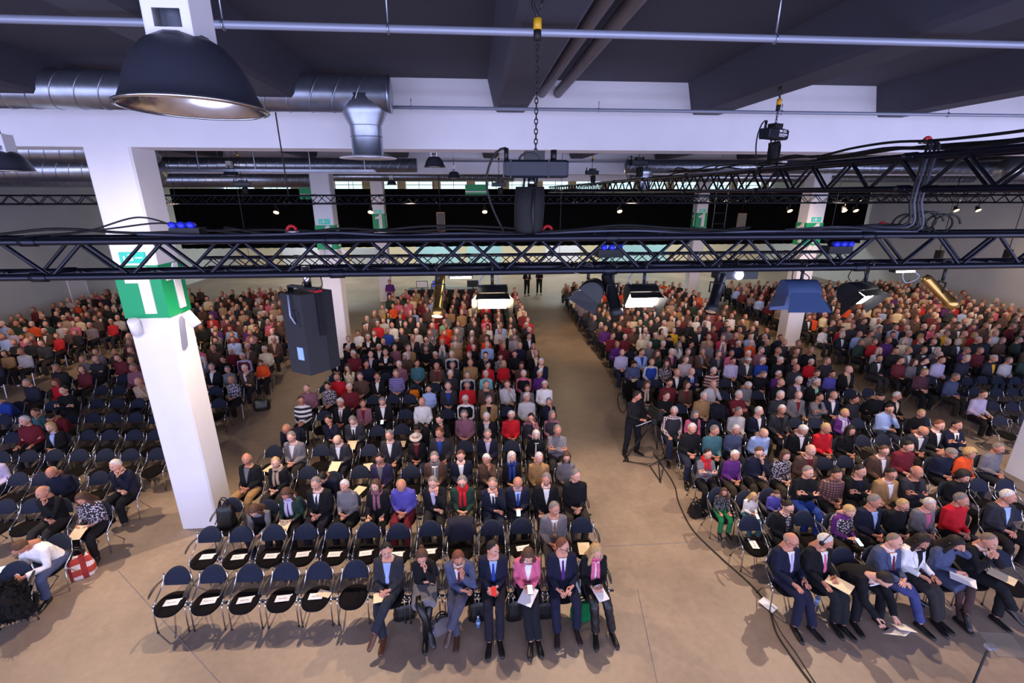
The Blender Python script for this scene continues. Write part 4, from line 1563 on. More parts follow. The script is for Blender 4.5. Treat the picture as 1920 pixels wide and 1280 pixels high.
def finish_bodies(bodies, kinds, vox=.0135, ratio=.45):
    """bodies: {key: Body}; kinds(key) -> which garments; returns {key: {part: mesh data}}"""
    jobs, idx = [], []
    for key, b in bodies.items():
        for part in kinds(key):
            V, F = b.raw[part]
            jobs.append((V, F, .020 if part == 'skin' else vox, 3 if part == 'skin' else 5, .5 if part == 'skin' else ratio))
            idx.append((key, part))
    res = remesh_batch(jobs)
    out = {}
    for (key, part), (V, F, N) in zip(idx, res):
        b = bodies[key]
        d = out.setdefault(key, {})
        sd = (hash(str(key)) % 7) if False else (len(str(key)) % 7)
        if part == 'skin':
            mb = MB()
            mb.add(V, F, 0)
            hv, hf, hm = head_of(b.fem)
            mb.v.append(xf(hv, b.headM))
            mb.f += [tuple(i + mb.n for i in f) for f in hf]; mb.m += hm; mb.n += len(hv)
            for s in (1, -1):
                cu = b.pose['curl'][0 if s == 1 else 1]
                hvV, hvF = HANDS['flat' if cu < .4 else ('easy' if cu < .85 else 'hold')]
                VV = hvV * (1, -s, 1)
                FF = [f[::-1] for f in hvF] if -s < 0 else hvF
                mb.add(xf(VV, b.hand_matrix(s)), FF, 0)
            d['skin'] = (np.concatenate(mb.v), mb.f, mb.m)
        else:
            d[part] = (folds(V, N, .0045 if part != 'V' else .002, sd), F, None)
        if part in ('J', 'P'):
            d['bvh_' + part] = BVHTree.FromPolygons([Vector(v) for v in d[part][0]], d[part][1])
    return out


prepare_hands()
HAIR = {}
for kind in ('short', 'receding', 'bald', 'curl', 'bob', 'long', 'tail', 'hat'):
    for fem in (False, True):
        if fem and kind in ('receding', 'bald'): continue
        V, F = hair_mesh(kind, fem)
        HAIR[(kind, fem)] = mkmesh('hair', V, F, 'hair')
# spectacles in head space
gm = MB()
for s in (-1, 1):
    a = np.linspace(0, 2 * PI, 13)[:-1]
    gm.tube([(s * .030 + .021 * math.cos(q), -.098 + .004 * abs(math.cos(q)), .006 + .016 * math.sin(q)) for q in a], .0028, 5, closed=True)
    gm.tube([(s * .051, -.095, .010), (s * .076, -.04, .010), (s * .078, .01, .004)], .0028, 5)
gm.tube([(-.009, -.099, .009), (.009, -.099, .009)], .0028, 5)
GLASSES = gm.mesh('spectacles', 'ink')
# ------------------------------------------------------------------ people: wardrobe, templates and copies
CN = dict(k=((20, 20, 25), 'black'), n=((24, 27, 48), 'navy'), c=((46, 46, 54), 'charcoal'), g=((112, 108, 114), 'grey'), lg=((190, 184, 188), 'pale grey'), b=((84, 62, 54), 'brown'),
          t=((160, 124, 84), 'tan'), o=((76, 72, 52), 'olive'), gn=((34, 118, 72), 'green'), r=((186, 26, 38), 'red'), m=((104, 30, 42), 'maroon'), pk=((206, 100, 132), 'pink'), p=((84, 38, 108), 'purple'),
          li=((182, 172, 204), 'lilac'), u=((36, 62, 146), 'blue'), lb=((158, 178, 226), 'pale blue'), w=((228, 224, 226), 'white'), cr=((226, 206, 172), 'cream'), y=((226, 172, 34), 'yellow'),
          te=((62, 104, 116), 'teal'), mi=((126, 188, 160), 'mint'), dg=((34, 56, 48), 'dark green'), be=((176, 150, 130), 'beige'), ma=((134, 88, 104), 'mauve'), p_=((84, 38, 108), 'purple'),
          dp=((48, 42, 74), 'dark purple'), vi=((80, 74, 156), 'violet'), lt=((128, 196, 206), 'turquoise'), pr=((206, 44, 92), 'deep pink'), du=((70, 78, 108), 'slate blue'))
CN['or'] = ((226, 82, 36), 'orange')
PAT = dict(st=('pst', 'black and white striped'), s2=('ps2', 'purple striped'), ws=('pws', 'cream striped'), pl=('ppl', 'black and white checked'), pb=('ppb', 'brown checked'), plm=('pplm', 'maroon checked'),
           fl=('pfl', 'flower patterned'), dot=('pdot', 'white dotted'))
HC = dict(w=((206, 200, 196), 'white-haired'), g=((122, 114, 110), 'grey-haired'), bg=((128, 110, 98), 'balding'), b=((150, 138, 130), 'bald'), br=((82, 56, 42), 'brown-haired'), d=((30, 24, 24), 'dark-haired'),
          bl=((182, 150, 106), 'blond'), rb=((112, 66, 46), 'red-haired'))
SKIN = [(204, 146, 122), (194, 134, 110), (212, 156, 134), (184, 124, 100), (216, 164, 142)]
LEGC = [(22, 22, 27), (30, 32, 44), (44, 42, 44), (28, 25, 28), (52, 46, 42), (36, 42, 62)]

KEYS = [(p, f) for p in ('lap', 'lap2', 'thigh', 'cross', 'chin', 'read', 'lean', 'phone', 'down', 'stand') for f in (False, True)]
TB = {k: Body(POSES[k[0]], k[1]) for k in KEYS}
TP = finish_bodies(TB, lambda k: ('skin', 'P', 'J', 'V', 'T'))
TM = {}      # (key, part, lod) -> mesh


def decim(V, F, ratio):
    return remesh_batch([(V, F, None, 0, ratio)])[0]


low_jobs, low_idx = [], []
for k in KEYS:
    for part in ('P', 'J', 'V', 'T'):
        low_jobs.append((TP[k][part][0], TP[k][part][1], None, 0, .22)); low_idx.append((k, part))
for (k, part), (V, F, N) in zip(low_idx, remesh_batch(low_jobs)):
    TP[k][part + '1'] = (V, F, None)
HEAD1 = {f: head_mesh(f, 20, 16) for f in (False, True)}
HAND1 = remesh_batch([(HANDS[h][0], HANDS[h][1], None, 0, .30) for h in ('flat', 'easy', 'hold')])
HAND1 = {h: (r_[0], r_[1]) for h, r_ in zip(('flat', 'easy', 'hold'), HAND1)}
BODY1 = remesh_batch([(*TB[k].raw['skin'], .03, 2, .5) for k in KEYS])
SKM = ['skin', 'eyew', 'eyed', 'lip', 'brow']


def extra(b, d, key):
    """draped pieces for a figure: shirt front, tie, lapels, scarf"""
    bj = d.get('bvh_J') or d.get('bvh_P')
    d['shirt'] = shirt_raw(b, bj)
    d['tie'] = tie_raw(b, bj)
    d['lapel'] = lapel_raw(b, bj)
    d['scarfP'] = scarf_raw(b, bj)
    return d


for q, k in enumerate(KEYS):
    b, d = TB[k], TP[k]
    extra(b, d, k)
    V, F, mi = d['skin']
    TM[k, 'skin', 0] = mkmesh('body', V, F, SKM, mi)
    mb = MB()
    mb.add(BODY1[q][0], BODY1[q][1], 0)
    hv, hf, hm = HEAD1[k[1]]
    mb.v.append(xf(hv, b.headM)); mb.f += [tuple(i + mb.n for i in f) for f in hf]; mb.m += hm; mb.n += len(hv)
    for s in (1, -1):
        cu = b.pose['curl'][0 if s == 1 else 1]
        hV, hF = HAND1['flat' if cu < .4 else ('easy' if cu < .85 else 'hold')]
        mb.add(xf(hV * (1, -s, 1), b.hand_matrix(s)), [f[::-1] for f in hF] if -s < 0 else hF, 0)
    TM[k, 'skin', 1] = mkmesh('body', np.concatenate(mb.v), mb.f, SKM, mb.m)
    for part in ('P', 'J', 'V', 'T'):
        TM[k, part, 0] = mkmesh('garment', d[part][0], d[part][1], 'cloth')
        TM[k, part, 1] = mkmesh('garment', d[part + '1'][0], d[part + '1'][1], 'cloth')
    for part in ('shirt', 'tie', 'lapel', 'scarfP'):
        TM[k, part, 0] = TM[k, part, 1] = mkmesh('garment', d[part][0], d[part][1], 'cloth')
    for s in (1, -1):
        V, F = b.shoe(s)
        TM[k, 'shoe%d' % s, 0] = TM[k, 'shoe%d' % s, 1] = mkmesh('shoe', V, F, 'leather')


def set_mat(o, m):
    o.material_slots[0].link = 'OBJECT'
    o.material_slots[0].material = M[m]


def cloth(name, me, parent, code):
    """a garment in a plain colour or a pattern"""
    if isinstance(code, tuple):
        return ob(name, me, parent, lin(code))
    if code in PAT:
        o = ob(name, me, parent, (1, 1, 1))
        set_mat(o, PAT[code][0])
        return o
    return ob(name, me, parent, lin(CN[code][0]))


def parse(top):
    kind, rest = top[0], top[1:].split('/')
    return kind, rest


def cname(code):
    return PAT[code][1] if code in PAT else CN[code][1]


def describe(top, hair, opts):
    kind, c = parse(top)
    h = HC[hair][1]
    if kind == 'J':
        s = '%s person in %s jacket over %s shirt' % (h, cname(c[0]), cname(c[1]))
    elif kind == 'V':
        s = '%s person in %s vest with %s sleeves' % (h, cname(c[0]), cname(c[1]))
    else:
        s = '%s person in %s top' % (h, cname(c[0]))
    sc = [o for o in opts if o.startswith('S:')]
    if sc:
        s = '%s person in %s %s, %s scarf' % (h, cname(c[0]), 'jacket' if kind == 'J' else 'top', cname(sc[0][2:]))
    return s


def hair_kind(hair, opts, fem):
    if 'hat' in opts: return 'hat'
    if 'curl' in opts: return 'curl'
    if 'L' in opts: return 'long'
    if 'B' in opts: return 'bob'
    if 'tail' in opts: return 'tail'
    if hair == 'b' and not fem: return 'bald'
    if hair == 'bg': return 'receding'
    return 'short'


def dress(root, meshes, b, top, hair, opts, rr, trous=None, skin=None, shoe=(18, 16, 18), lod=0, shoes=True, tie=None):
    fem = b.fem
    kind, c = parse(top)
    ob('body', meshes['skin'], root, lin(skin or rr.choice(SKIN)))
    if kind == 'J':
        cloth('jacket', meshes['J'], root, c[0])
        cloth('shirt', meshes['shirt'], root, c[1])
        if lod == 0: cloth('lapels', meshes['lapel'], root, c[0])
        if len(c) > 2: cloth('tie', meshes['tie'], root, c[2])
    elif kind == 'V':
        cloth('sweater', meshes['P'], root, c[1])
        cloth('vest', meshes['V'], root, c[0])
    else:
        cloth('sweater', meshes['P'], root, c[0])
    for o in opts:
        if o.startswith('S:'):
            cloth('scarf', meshes['scarfP'], root, o[2:])
    tr = [o for o in opts if o.startswith('t:')]
    cloth('trousers', meshes['T'], root, tr[0][2:] if tr else (trous or rr.choice(LEGC)))
    if shoes:
        for s in (1, -1):
            ob('shoe', meshes['shoe%d' % s], root, lin(shoe))
    hk = hair_kind(hair, opts, fem)
    col = HC[hair][0]
    if hk == 'hat': col = (190, 180, 172)
    ob('hat' if hk == 'hat' else 'hair', HAIR[(hk, fem)], root, lin(col), mx=b.headM)
    if 'gl' in opts:
        ob('spectacles', GLASSES, root, mx=b.headM)


def pose_of(opts, rr):
    if 'X' in opts: return 'cross'
    if 'C' in opts: return 'chin'
    if 'F' in opts: return 'lean'
    if 'D' in opts: return 'down'
    if 'R' in opts: return 'read'
    if 'H' in opts: return 'phone'
    return rr.choice(['lap', 'lap', 'lap2', 'thigh', 'lap', 'lap2', 'cross' if rr.random() < .3 else 'lap'])


# ------------------------------------------------------------------ chairs
def half_moon(w, z0, z1, n=14):
    P = [(-w, z0), (w, z0)]
    for i in range(n + 1):
        a = PI * i / n
        P.append((w * math.cos(a) * 1.0, z0 + .05 + (z1 - z0 - .05) * math.sin(a) ** .8))
    return P


def chair_parts():
    out = {}
    # seat: petal outline with waterfall front
    n = 28
    rings = []
    for (sc, dz) in ((.0, .012), (.80, .012), (.96, .004), (1.0, -.012), (.97, -.03), (.9, -.036), (.0, -.036)):
        row = []
        for i in range(n):
            a = 2 * PI * i / n
            x = .215 * math.copysign(abs(math.cos(a)) ** .72, math.cos(a)) * (1 - .10 * max(0, math.sin(a)))
            y = .225 * math.copysign(abs(math.sin(a)) ** .80, math.sin(a))
            zf = -.035 * max(0, -y / .225 - .45) ** 1.6 * 2.2 + .018 * (x / .23) ** 2
            row.append((x * sc, -.02 + y * sc, .452 + dz + zf * (sc ** 2)))
        rings.append(row)
    V = [p for r_ in rings for p in r_]
    F = [(i * n + j, (i + 1) * n + j, (i + 1) * n + (j + 1) % n, i * n + (j + 1) % n) for i in range(len(rings) - 1) for j in range(n)]
    out['seat'] = mkmesh('seat', V, F, 'seatfab')
    # backrest
    P = half_moon(.192, .615, .865)
    m = len(P)
    lay = []
    for (sc, off) in ((.90, -.030), (1.0, -.018), (1.0, .010), (.92, .020)):
        cz = .72
        row = []
        for x, z in P:
            xx, zz = x * sc, cz + (z - cz) * sc
            row.append((xx, .165 + (zz - .6) * .22 + off + .055 * (1 - (xx / .205) ** 2), zz))
        lay.append(row)
    V = [p for r_ in lay for p in r_]
    F = [(i * m + j, i * m + (j + 1) % m, (i + 1) * m + (j + 1) % m, (i + 1) * m + j) for i in range(3) for j in range(m)]
    F += [tuple(range(m - 1, -1, -1)), tuple(3 * m + j for j in range(m))]
    out['backrest'] = mkmesh('backrest', V, F, 'backfab', smooth=True)
    for s in (1, -1):
        t = MB()
        t.tube([(s * .230, -.085, .455), (s * .232, -.115, .40), (s * .230, -.14, .02)], .011, 8)
        t.tube([(s * .230, -.14, .022), (s * .230, -.14, .0)], .015, 8, m=1)
        out['fleg%d' % s] = t.mesh('leg', ['chrome', 'rubber'])
        t = MB()
        t.tube([(s * .236, -.02, .44), (s * .234, .06, .34), (s * .228, .235, .02)], .011, 8)
        t.tube([(s * .228, .236, .022), (s * .228, .238, .0)], .015, 8, m=1)
        out['rleg%d' % s] = t.mesh('leg', ['chrome', 'rubber'])
        t = MB()
        t.tube([(s * .200, .215, .80), (s * .210, .205, .70), (s * .228, .13, .585), (s * .232, -.02, .50), (s * .230, -.085, .455)], .0105, 8)
        t.tube([(s * .210, .206, .705), (s * .210, .206, .69)], .017, 8)
        t.tube([(s * .232, -.05, .475), (s * .231, -.09, .452)], .018, 8)
        out['post%d' % s] = t.mesh('back_post', 'chrome')
        t = MB()
        t.tube([(s * .222, .19, .69), (s * .240, .12, .695), (s * .252, .02, .685), (s * .254, -.07, .655), (s * .252, -.11, .63)], [.010, .020, .024, .022, .012], 8, ry=[.008, .010, .011, .010, .008])
        out['arm%d' % s] = t.mesh('armrest', 'armpad')
    t = MB()
    t.tube([(.23, -.07, .455), (.31, -.07, .455)], [.014, .020], 8)
    out['link'] = t.mesh('row_link', 'rubber')
    for s in (1, -1):
        t = MB()
        t.tube([(s * .230, -.085, .455), (s * .230, -.14, 0)], .011, 5)
        t.tube([(s * .230, -.085, .455), (s * .228, .235, 0)], .011, 5)
        t.tube([(s * .200, .215, .80), (s * .228, .13, .585), (s * .230, -.085, .455)], .0105, 5)
        out['frame%d' % s] = t.mesh('side_frame', 'chrome')
    return out


CP = chair_parts()


def chair(X, Y, rz, label, full=True, group=None):
    e = empty('stacking_chair', (X, Y, 0), rz, label, 'chair', group)
    ob('seat', CP['seat'], e)
    ob('backrest', CP['backrest'], e)
    if full:
        for s in (1, -1):
            ob('leg', CP['fleg%d' % s], e); ob('leg', CP['rleg%d' % s], e)
            ob('back_post', CP['post%d' % s], e); ob('armrest', CP['arm%d' % s], e)
        ob('row_link', CP['link'], e)
    else:
        for s in (1, -1): ob('side_frame', CP['frame%d' % s], e)
    return e
PEOPLE = """
B -3.97 7.33 Vk/g br f,L,F
B -3.60 7.41 Pdg br f,L,R,S:li
B -3.11 7.52 Jk/w/n g -
B -2.55 7.52 Pg w f,fl
B -1.98 7.52 Jk/k br f,B,S:ma
B -1.48 7.52 Pvi b D,t:m
B -0.91 7.52 Jk/li g C
B -0.36 7.52 Pdg g gl,S:r,t:o
B 0.25 7.45 Jn/w/n bg C
B 0.64 7.52 Jn/lb/u b H
B 1.23 7.52 Jk/w g -
B 1.80 7.52 Pk g -
B -4.78 8.42 Jk/g b t:t
B -4.17 8.34 Jk/k bl f,S:be
B -3.09 8.23 Pn d F
B -2.09 8.42 Jdp/g d gl
B -0.96 8.42 Jb/w g S:g
B -0.42 8.42 Jn/w br -
B 0.12 8.33 Pb w f,C
B 0.64 8.35 Jk/k w f,B,S:u
B 1.20 8.29 Pt w -
B 1.78 8.35 Pg br f,B,gl
B -4.19 9.32 Jg/w g -
B -3.17 9.32 Jc/w b gl,R
B -2.03 9.32 Jc/w g -
B -1.45 9.32 Jk/m w f,hat
B -0.91 9.32 Jc/u rb -
B 0.16 9.32 Jn/li g -
B 1.32 9.32 Jk/w w f,B,S:k
B 1.70 9.32 Pg g X
B -4.53 10.22 Pn b F
B -3.65 10.22 Pn d f,C
B -3.06 10.22 Jc/w/k g R
B -1.45 10.15 Pk d F
B -0.97 10.06 Pk d C
B -0.38 10.22 Pma g gl
B 0.16 10.22 Jk/lg w -
B 0.77 10.22 Pr w gl
B 1.24 10.22 Vc/ma d f,C
B 1.78 10.22 Vc/ma g f,B
B -4.68 11.24 Pst br gl
B -3.61 11.12 Jk/w/g w -
B -3.05 11.12 Jma/m br f
B -2.55 11.20 Jk/w g H
B -1.53 11.12 Pw b -
B -0.37 11.12 Vk/w w gl
B 0.25 11.12 Jt/k g -
B 1.25 11.12 Plg w -
B 1.83 11.12 Pn g f,C
B -4.66 12.02 Pma bg -
B -3.62 12.02 Pm w -
B -1.42 12.02 Plb d f
B -0.87 12.02 Jc/u bg -
B -0.34 12.02 Pr g gl
B 0.20 12.02 Jb/c g -
B 0.79 12.09 Plg rb C
B 1.37 12.02 Jg/w br f
B 1.84 12.02 Pw w -
B -4.41 12.26 Pfl d f
B -4.21 12.92 Pr b gl
B -3.49 12.92 Pb g -
B -3.09 12.92 Jk/w br f
B -2.49 13.02 Ps2 g -
B -0.85 12.92 Pc w -
B -0.35 12.92 Vn/lg g -
B 0.21 12.92 Plt w f
B 1.36 12.92 Vk/pk w -
B 1.82 12.92 Pp w f
B -4.11 13.82 Pcr br f,L,C
B -3.54 13.82 Pn d -
B -2.51 13.82 Pma w -
B -1.97 13.92 Pte d -
B -1.32 13.82 Jb/m b R
B -0.83 13.69 Pc g -
B -0.27 13.82 Pt b -
B 0.29 13.69 Pr d f
B 0.79 13.82 Pr bl f,B
B 1.37 13.82 Pb br f,B
B 2.00 13.82 Jn/w w -
B -4.76 14.81 Jk/w rb -
B -4.20 14.83 Pm w -
B -3.64 14.88 Jk/li b -
B -3.15 14.93 Jk/w g X
B -2.44 15.38 Jt/lg g -
B -1.46 14.84 Pk w gl
B -0.90 14.72 Vn/lg w -
B -0.31 14.81 Pk g -
B 0.27 14.72 Jk/g d -
B 0.73 14.64 Pfl d f
B 1.21 14.72 Pk d -
B 1.93 14.72 Jk/cr b -
B -4.83 16.62 Jk/w g -
B -4.11 16.64 Jk/w w -
B -3.52 16.52 Pk bl f
B -3.04 16.62 Pk w R
B -2.43 16.52 Jn/be g -
B -1.93 16.52 Jc/g d gl
B -1.34 16.44 Jk/w bl f,B,R
B -0.83 16.52 Pbe bg -
B -0.25 16.42 Pr w f
B 0.31 16.52 Por rb f
B 0.83 16.52 Jk/r w f
B 1.38 16.68 Ppl g -
B 1.93 16.67 Jk/w d -
B -4.69 17.53 Pw br f
B -4.03 17.42 Jk/w g -
B -3.58 17.59 Pu g -
B -0.83 17.53 Pg w -
B 0.27 17.51 Pb b -
B 0.86 17.50 Plg bg -
B 2.01 17.42 Pk w -
B -2.97 18.41 Pk g X
B -2.46 18.49 Pk w -
B -4.76 19.46 Jb/w w -
B -4.14 18.57 Pr w -
B -1.90 19.40 Jr/cr b -
B -1.44 19.06 Pmi w -
B -0.80 18.50 Pg g -
B -0.13 18.53 Jk/w g -
B 0.37 19.22 Ppk g C
B 1.36 18.46 Pcr br f,L
B 2.13 18.98 Pr b -
B -4.69 20.79 Jb/w g -
B -4.18 20.83 Jy/k w f
B -3.52 21.10 Pr bl f,B
B -4.07 21.92 Por bl f
B -3.02 20.35 Jc/w w -
B -2.49 21.72 Pm b -
B -1.39 20.12 Jg/w g -
B -0.72 20.36 Pt w -
B -0.26 22.10 Pcr w -
B -0.71 22.58 Pr g f
B 2.11 21.22 Pcr b -
C 5.33 6.62 Jk/fl d f,gl
C 6.30 6.55 Vfl/p bl f,H
C 6.95 6.62 Jn/lb g -
C 7.36 6.62 Pk bl f,gl
C 7.88 6.62 Jg/pk w f
C 8.49 6.62 Pr g -
C 9.34 6.62 Jc/lb w -
C 4.66 7.39 Pdot br f,child,t:gn,L
C 5.12 7.27 Pw bl f,child,t:te,L,H
C 5.62 7.33 Pvi br f,child,H
C 6.34 7.52 Pk g X,t:u
C 6.95 7.52 Ppb d -
C 7.34 7.52 Jk/n d -
C 7.86 7.42 Jt/w d gl
C 8.45 7.44 Jc/k b X
C 9.31 7.40 Pk d f,curl
C 4.77 8.35 Pg d f,S:r
C 5.31 8.31 Pp w f
C 5.91 8.35 Pn br gl,C
C 6.25 8.23 Pfl br f,B
C 6.90 8.30 Jb/m b -
C 8.48 8.31 Jb/w br gl
C 9.14 8.42 Pm d -
C 9.96 8.30 Pn g D
C 10.29 8.26 Por bl f,curl
C 11.06 8.34 Pg g -
C 4.89 9.32 Pk w -
C 5.31 9.22 Pte g -
C 5.88 9.32 Pdu w f
C 6.44 9.25 Plb b D
C 7.40 9.32 Jk/w w R
C 7.96 9.23 Pr bl -
C 8.50 9.21 Pk d f,L
C 10.16 9.21 Jc/w b D,gl
C 10.71 9.32 Jk/w rb -
C 11.19 9.32 Jn/w/k d -
C 4.87 10.22 Vc/pl w gl
C 5.24 10.14 Ppk g f,B,S:n
C 6.45 10.22 Plg g -
C 6.98 10.22 Jn/w w -
C 7.53 10.22 Jc/k w -
C 9.08 10.12 Pp bl f,S:li
C 10.29 10.22 Plb d gl,C
C 11.03 10.08 Pk bl f
C 4.99 11.12 Pk br -
C 6.02 11.12 Pt w -
C 6.88 11.12 Pm w -
C 8.01 11.04 Pc w -
C 8.65 11.12 Jg/m b -
C 9.04 10.96 Jg/k d f,X
C 9.59 11.12 Jn/w b -
C 9.98 10.94 Pc d f
C 10.69 11.04 Pk d D
C 11.28 11.03 Jk/cr w f
C 4.78 12.02 Pk br f,B,S:be
C 5.48 12.02 Pm d gl
C 5.84 11.93 Jb/m br f,B
C 6.73 12.02 Plg b C
C 7.61 12.02 Pg w D
C 8.72 12.02 Pk b -
C 9.18 12.02 Jc/li w -
C 9.74 12.02 Jk/mi w -
C 5.99 12.85 Jk/w b -
C 6.50 12.92 Jn/lb/u b -
C 7.15 12.92 Pws w -
C 8.59 12.82 Pk bg D
C 9.10 12.73 Pp w f
C 9.98 13.01 Pc b -
C 10.16 12.76 Pfl br f
C 10.71 12.77 Pvi d f
C 11.35 12.83 Jk/be b -
C 5.00 13.82 Pdu d R
C 5.59 13.82 Vu/lg b -
C 6.06 13.82 Pfl br f,L
C 6.73 13.91 Ppl g -
C 8.24 13.82 Pli d gl
C 8.85 13.93 Jc/w w R
C 9.26 13.82 Pu w -
C 9.67 13.74 Pk w -
C 10.29 13.82 Pk br -
C 10.81 13.75 Pr w f
C 11.35 13.73 Pc bg -
C 4.89 14.72 Pli b -
C 5.57 14.72 Jlb/u br -
C 6.10 14.72 Pdg rb f,L
C 6.61 14.72 Jc/pk w -
C 7.20 14.72 Pb g -
C 7.69 14.72 Jb/g g C
C 8.09 14.55 Jc/g g -
C 8.63 14.63 Ppk g f
C 9.15 14.53 Pg w -
C 9.74 14.72 Pma g -
C 10.28 14.63 Jk/li b -
C 10.90 14.62 Jk/k br -
C 11.47 14.72 Jk/k g -
C 5.11 17.66 Pp g -
C 5.58 16.60 Pm w f
C 6.27 16.52 Pcr g -
C 6.78 16.61 Pdg w -
C 7.32 16.60 Pk d D
C 7.63 16.44 Pk bl f,B
C 8.78 17.33 Jk/w g -
C 8.67 16.35 Jbe/m b -
C 9.26 16.41 Ppr g f
C 9.84 16.52 Pm b X
C 10.45 16.52 Plb br X
C 10.85 16.38 Jk/r w f
C 11.50 16.44 Jn/li br -
C 5.74 17.65 Pk b -
C 6.16 18.13 Pm g -
C 6.14 17.42 Pb g -
C 6.68 17.50 Pw w -
C 7.79 17.42 Py w -
C 7.26 18.43 Pk w -
C 7.77 18.32 Pw w f
C 8.35 18.32 Jk/w w -
C 8.84 18.32 Pk g -
C 9.39 17.42 Pm g -
C 10.35 18.23 Jn/u d -
C 10.51 17.42 Pt bl f
C 11.05 17.42 Jk/w b -
C 11.41 17.28 Jn/k bg -
C 11.12 19.29 Pw bg -
C 11.13 18.40 Jn/k w -
C 11.60 18.25 Jk/k w -
D 13.66 11.04 Pli br -
D 13.67 12.69 Pplm bl -
D 14.03 12.23 Pdu g -
D 13.67 13.63 Pm d f
D 14.13 13.62 Pg br f,L
D 14.81 13.66 Jk/w d f
D 15.06 13.60 Pli d -
D 15.78 13.70 Pn w -
D 16.83 13.68 Jn/y w -
D 17.33 13.61 Plg g f
D 13.61 13.95 Jk/w d f,H
D 14.33 14.55 Jk/be d -
D 14.89 14.60 Jg/w bl f
D 15.29 14.06 Pc w f,D
D 16.22 14.04 Pn g D
D 16.82 14.50 Pp g f
D 17.37 14.55 Pm g -
D 14.67 16.52 Plb b -
D 15.12 16.52 Pbe br f
D 15.83 16.35 Pk d D
D 16.52 16.41 Plg w -
D 16.99 16.40 Jr/w bl f,B
D 17.62 16.39 Pn d -
D 18.32 16.52 Jy/w g f
D 18.59 16.37 Pt bg -
D 19.10 16.36 Pr bl f,B
D 16.13 17.31 Jg/n g f
D 16.89 17.42 Plb g -
D 17.38 17.42 Pk w -
D 18.08 17.42 Pk w -
D 16.23 18.32 Jn/pk br -
D 18.05 19.46 Pw br -
D 18.37 19.35 Jb/cr br f,L
D 19.37 20.01 Pcr g -
D 18.79 19.08 Pg w -
D 19.34 19.12 Pb br -
D 19.44 18.23 Pm g -
D 22.02 20.12 Pc w -
D 21.84 19.07 Plg w -
D 22.26 19.06 Pk w f
D 21.42 20.25 Pcr g -
D 21.83 17.42 Pm g f,D
D 14.37 18.97 Jk/w br -
D 13.96 17.42 Pw g f,S:m
D 14.86 18.14 Pc g -
D 15.49 19.46 Pcr w f
D 15.91 18.54 Pcr g -
D 15.27 17.59 Pc g -
A -7.21 6.53 Pw br F,t:du
A -7.16 7.39 Pfl br f,L,R
A -7.98 7.52 Pk b C
A -8.45 8.29 Pn b D
A -7.27 8.34 Jn/k w C
A -10.84 10.34 Pm w -
A -10.07 10.14 Jk/lb bl f,B
A -11.16 11.02 Pte br f,C
A -10.72 11.12 Pm d F
A -11.34 12.02 Pk d X
A -12.30 12.92 Pr rb f,B
A -12.94 12.78 Pn g F
A -12.87 12.02 Pu g F
A -12.29 13.82 Pm rb f,L
A -13.04 14.83 Pg bl f,C
A -13.11 13.94 Pk g D
A -11.87 14.81 Pm br f
A -9.82 12.76 Pbe b C
A -10.70 13.82 Pma g -
A -10.05 8.65 Pli g -
A -8.23 13.82 Jk/w g -
A -7.97 13.82 Pg g f
A -7.29 12.92 Pfl bl f
A -7.31 13.82 Jb/w w C
A -7.85 14.82 Vm/li w -
A -7.12 14.52 Por br f,R
A -8.45 14.72 Pk d f
A -9.05 16.63 Plb br -
A -9.66 16.65 Pk d f
A -8.33 16.62 Jk/k g -
A -10.20 17.60 Pg br f
A -9.47 17.42 Pm g -
A -8.91 18.22 Jk/w d C
A -8.03 17.59 Plg w f
A -8.97 19.90 Jb/pk w -
A -9.70 20.84 Jk/w w -
A -10.98 21.92 Pc rb f
A -10.60 19.34 Pm d -
A -11.72 20.26 Pr g -
A -11.32 20.36 Pma g f
A -10.25 21.82 Plg w -
A -10.07 19.22 Pb br f
E -15.72 19.44 Pr w f
E -15.75 18.98 Ppb w -
E -17.28 20.02 Pcr b -
E -16.47 19.96 Pb g -
E -17.02 20.88 Jk/w b -
E -17.49 20.78 Pn g -
E -15.85 18.08 Jk/g g f
E -16.16 17.56 Pr rb f,C
E -17.10 18.18 Jb/w w -
E -16.38 16.67 Pk b D
E -17.38 17.55 Ppk br f
E -17.01 16.76 Pk g -
E -18.52 18.32 Pli bl f,B
E -18.08 18.41 Pt bl f
E -15.90 20.86 Pk g -
E -19.28 20.36 Pn w f,H
E -19.29 19.92 Pk br f
E -20.80 21.92 Pm rb f
E -18.82 22.70 Pfl g f
E -18.28 22.69 Pb rb -
E -16.97 21.72 Pk w f,B
E -20.63 22.82 Pk g -
E -20.12 22.72 Jk/w g -
E -20.42 20.79 Pc g -
"""
